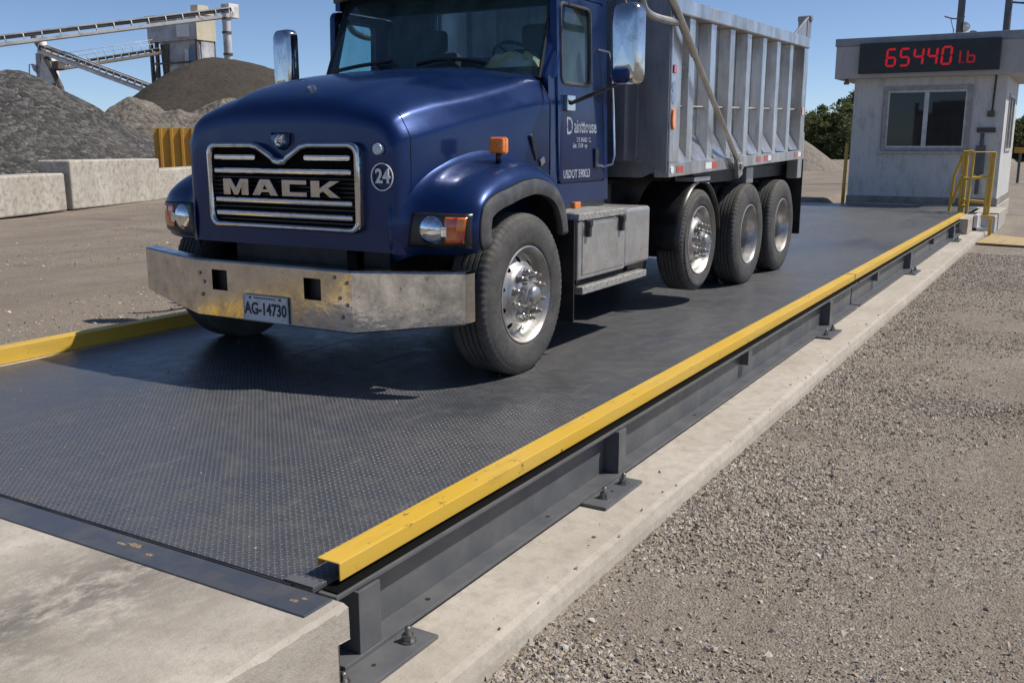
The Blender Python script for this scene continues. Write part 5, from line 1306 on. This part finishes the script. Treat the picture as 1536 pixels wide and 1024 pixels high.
# lower conveyors and the transfer tower
A2, B2 = at(62, 78, 97), at(228, 140, 93); truss('conveyor', M_plant, 'lower conveyor sloping down to the right behind the gravel piles', A2, B2, .9, .85, 16)
A3, B3 = at(78, 106, 102), at(242, 80, 104); c3_, d3, s3, u3, l3 = truss('conveyor', M_plantcream, 'thin walkway conveyor rising gently to the dark base of the hopper building', A3, B3, .8, .6, 14)
m = MB()
for k in range(0, 12):
    p = A3+(B3-A3)*(k/12); m.tube([p+u3*.5, p+u3*1.5], .03, 5)
m.tube([A3+u3*1.5, A3+(B3-A3)*.95+u3*1.5], .03, 5); m.tube([A3+u3*1.05, A3+(B3-A3)*.95+u3*1.05], .025, 5); m.build('handrail', M_plant, c3_)
tw = at(68, 120, 99); tt = thing('transfer_tower', (tw.x, tw.y, 0), 'white transfer tower with splayed legs under the upper conveyor at left', 'tower')
def P_(u, v, dd=99): return at(u, v, dd)
m = MB(); m.tube([P_(64, 62), P_(71, 86)], [.42, .50], 4); a_ = P_(62, 84); b_ = P_(74, 84); c_ = P_(82, 126); e_ = P_(57, 126)
m.prism([a_, b_, c_, e_], FW*1.6); m.build('hopper', M_plant, tt)
m = MB(); m.tube([P_(49, 54), P_(66, 80), P_(92, 132)], .28, 6); m.tube([P_(52, 55), P_(58, 66), P_(66, 64)], .2, 6); m.tube([P_(92, 132), P_(96, 150)], .28, 6); m.tube([P_(57, 126), P_(57, 150)], .28, 6); m.tube([P_(80, 126), P_(82, 150)], .25, 6); m.build('leg', M_plantdark, tt)
m = MB(); m.prism([P_(53, 80), P_(60, 80), P_(60, 116), P_(55, 116)], FW*1.0); m.prism([P_(46, 96), P_(57, 98), P_(57, 112), P_(50, 106)], FW*1.0); m.tube([P_(44, 116), P_(44, 97), P_(50, 97)], .07, 6); m.tube([P_(44, 115), P_(45, 140)], .07, 6); m.tube([P_(72, 80), P_(82, 82)], .32, 8); m.build('platform', M_plantgrey, tt)
m = MB(); m.tube([P_(76, 106), P_(86, 104), P_(98, 103)], .16, 8); m.build('red_pipe', M_rust, tt)
m = MB(); m.box(tw.x+1.0, tw.x+2.0, tw.y+.2, tw.y+1.0, P_(68, 104).z, P_(68, 93).z); m.build('drive_box', M_plantdark, tt)

# ================================================================== TREES
def tree_mesh(seed, h, wdt, lean=0):
    rr = random.Random(seed); V = []; Fc = []
    for c in range(120):
        t = rr.random(); zc = h*(.06+.92*t); prof = math.sin(math.pi*min(1, (t*.92+.10)))**.6
        a = rr.uniform(0, 6.283); d = wdt*prof*math.sqrt(rr.random()); cx, cy = d*math.cos(a), d*math.sin(a)
        cr = rr.uniform(.35, .8)*h/8
        for q in range(44):
            p = Vector((rr.gauss(0, 1), rr.gauss(0, 1), rr.gauss(0, .7))).normalized()*cr*rr.uniform(.5, 1.0)+Vector((cx, cy, zc))
            u = Vector((rr.gauss(0, 1), rr.gauss(0, 1), rr.gauss(0, 1))).normalized(); v = u.orthogonal().normalized(); s = rr.uniform(.10, .22)*h/8
            b = len(V); V += [p-u*s, p+v*s*.6, p+u*s, p-v*s*.6]; Fc.append((b, b+1, b+2, b+3))
    m = MB(); m.add(V, Fc); return m
trees = []
kinds = []
for k, (h, wd) in enumerate(((7.2, 2.6), (8.2, 3.4), (6.2, 3.0))):
    p = bpy.data.objects.new('tree', None); col.objects.link(p); wl[p] = Vector((0, 0, 0))
    m = tree_mesh(k+3, h, wd); me_o = m.build('crown', M_leaf, p)
    m = MB(); m.tube([(0, 0, -.2), (.1, 0, h*.4), (-.1, .1, h*.8)], [.22, .15, .05], 8)
    for a in range(5): m.tube([(0, 0, h*(.25+.1*a)), (wd*.55*math.cos(a*2.2), wd*.55*math.sin(a*2.2), h*(.42+.1*a))], [.08, .03], 5)
    m.build('trunk', M_bark, p); kinds.append(p)
spots = [(1214, 116, .95), (1230, 118, 1.0), (1246, 117, .95), (1260, 118, 1.0), (1274, 119, 1.0), (1200, 117, .95), (1532, 116, .85), (1550, 118, .9), (1130, 112, 1.0), (1160, 108, .95), (1185, 113, 1.0), (1207, 104, .93), (1222, 110, .9), (1238, 102, .78), (1252, 108, .86), (1266, 101, 1.05), (1281, 107, 1.18), (1300, 112, 1.0), (1330, 106, 1.0), (1362, 111, 1.05), (1396, 108, 1.0), (1430, 112, .95), (1466, 106, 1.0), (1500, 110, 1.0), (1524, 104, .70), (1540, 108, .82), (1562, 103, 1.0), (1590, 110, 1.0), (1622, 106, 1.1)]
for i, (u, dd, s) in enumerate(spots):
    k = kinds[i % 3]; t = k if k.name.startswith('tree') and not k.get('label') else copy_tree(k)
    p = at(u, 215, dd); t.location = (p.x, p.y, 0); t.scale = (s, s, s*.78); t.rotation_euler = (0, 0, i*1.7)
    if u < 1278: lab = 'dark green bushy tree in the far tree line between truck tail and scale house'
    elif u < 1515: lab = 'dark green tree of the far tree line hidden behind the scale house'
    else: lab = 'dark green tree of the far tree line right of the scale house'
    tag(t, lab, 'tree', 'trees of the far tree line')
# yellow rail far right
fb = thing('guard_barrier', (1, 45, 0), 'faded yellow guard rail far off at the right edge of the yard', 'guard rail')
a, b_ = at(1521, 226, 48), at(1620, 230, 46)
m = MB(); m.prism([(a.x, a.y, a.z-.12), (b_.x, b_.y, a.z-.12), (b_.x, b_.y, a.z+.15), (a.x, a.y, a.z+.15)], (0, .08, 0)); m.build('beam', M_yel2, fb, .02)
m = MB()
for t in (.1, .5, .9): q = a.lerp(b_, t); m.box(q.x-.06, q.x+.06, q.y+.085, q.y+.2, 0, a.z+.1)
m.build('post', M_pole, fb)
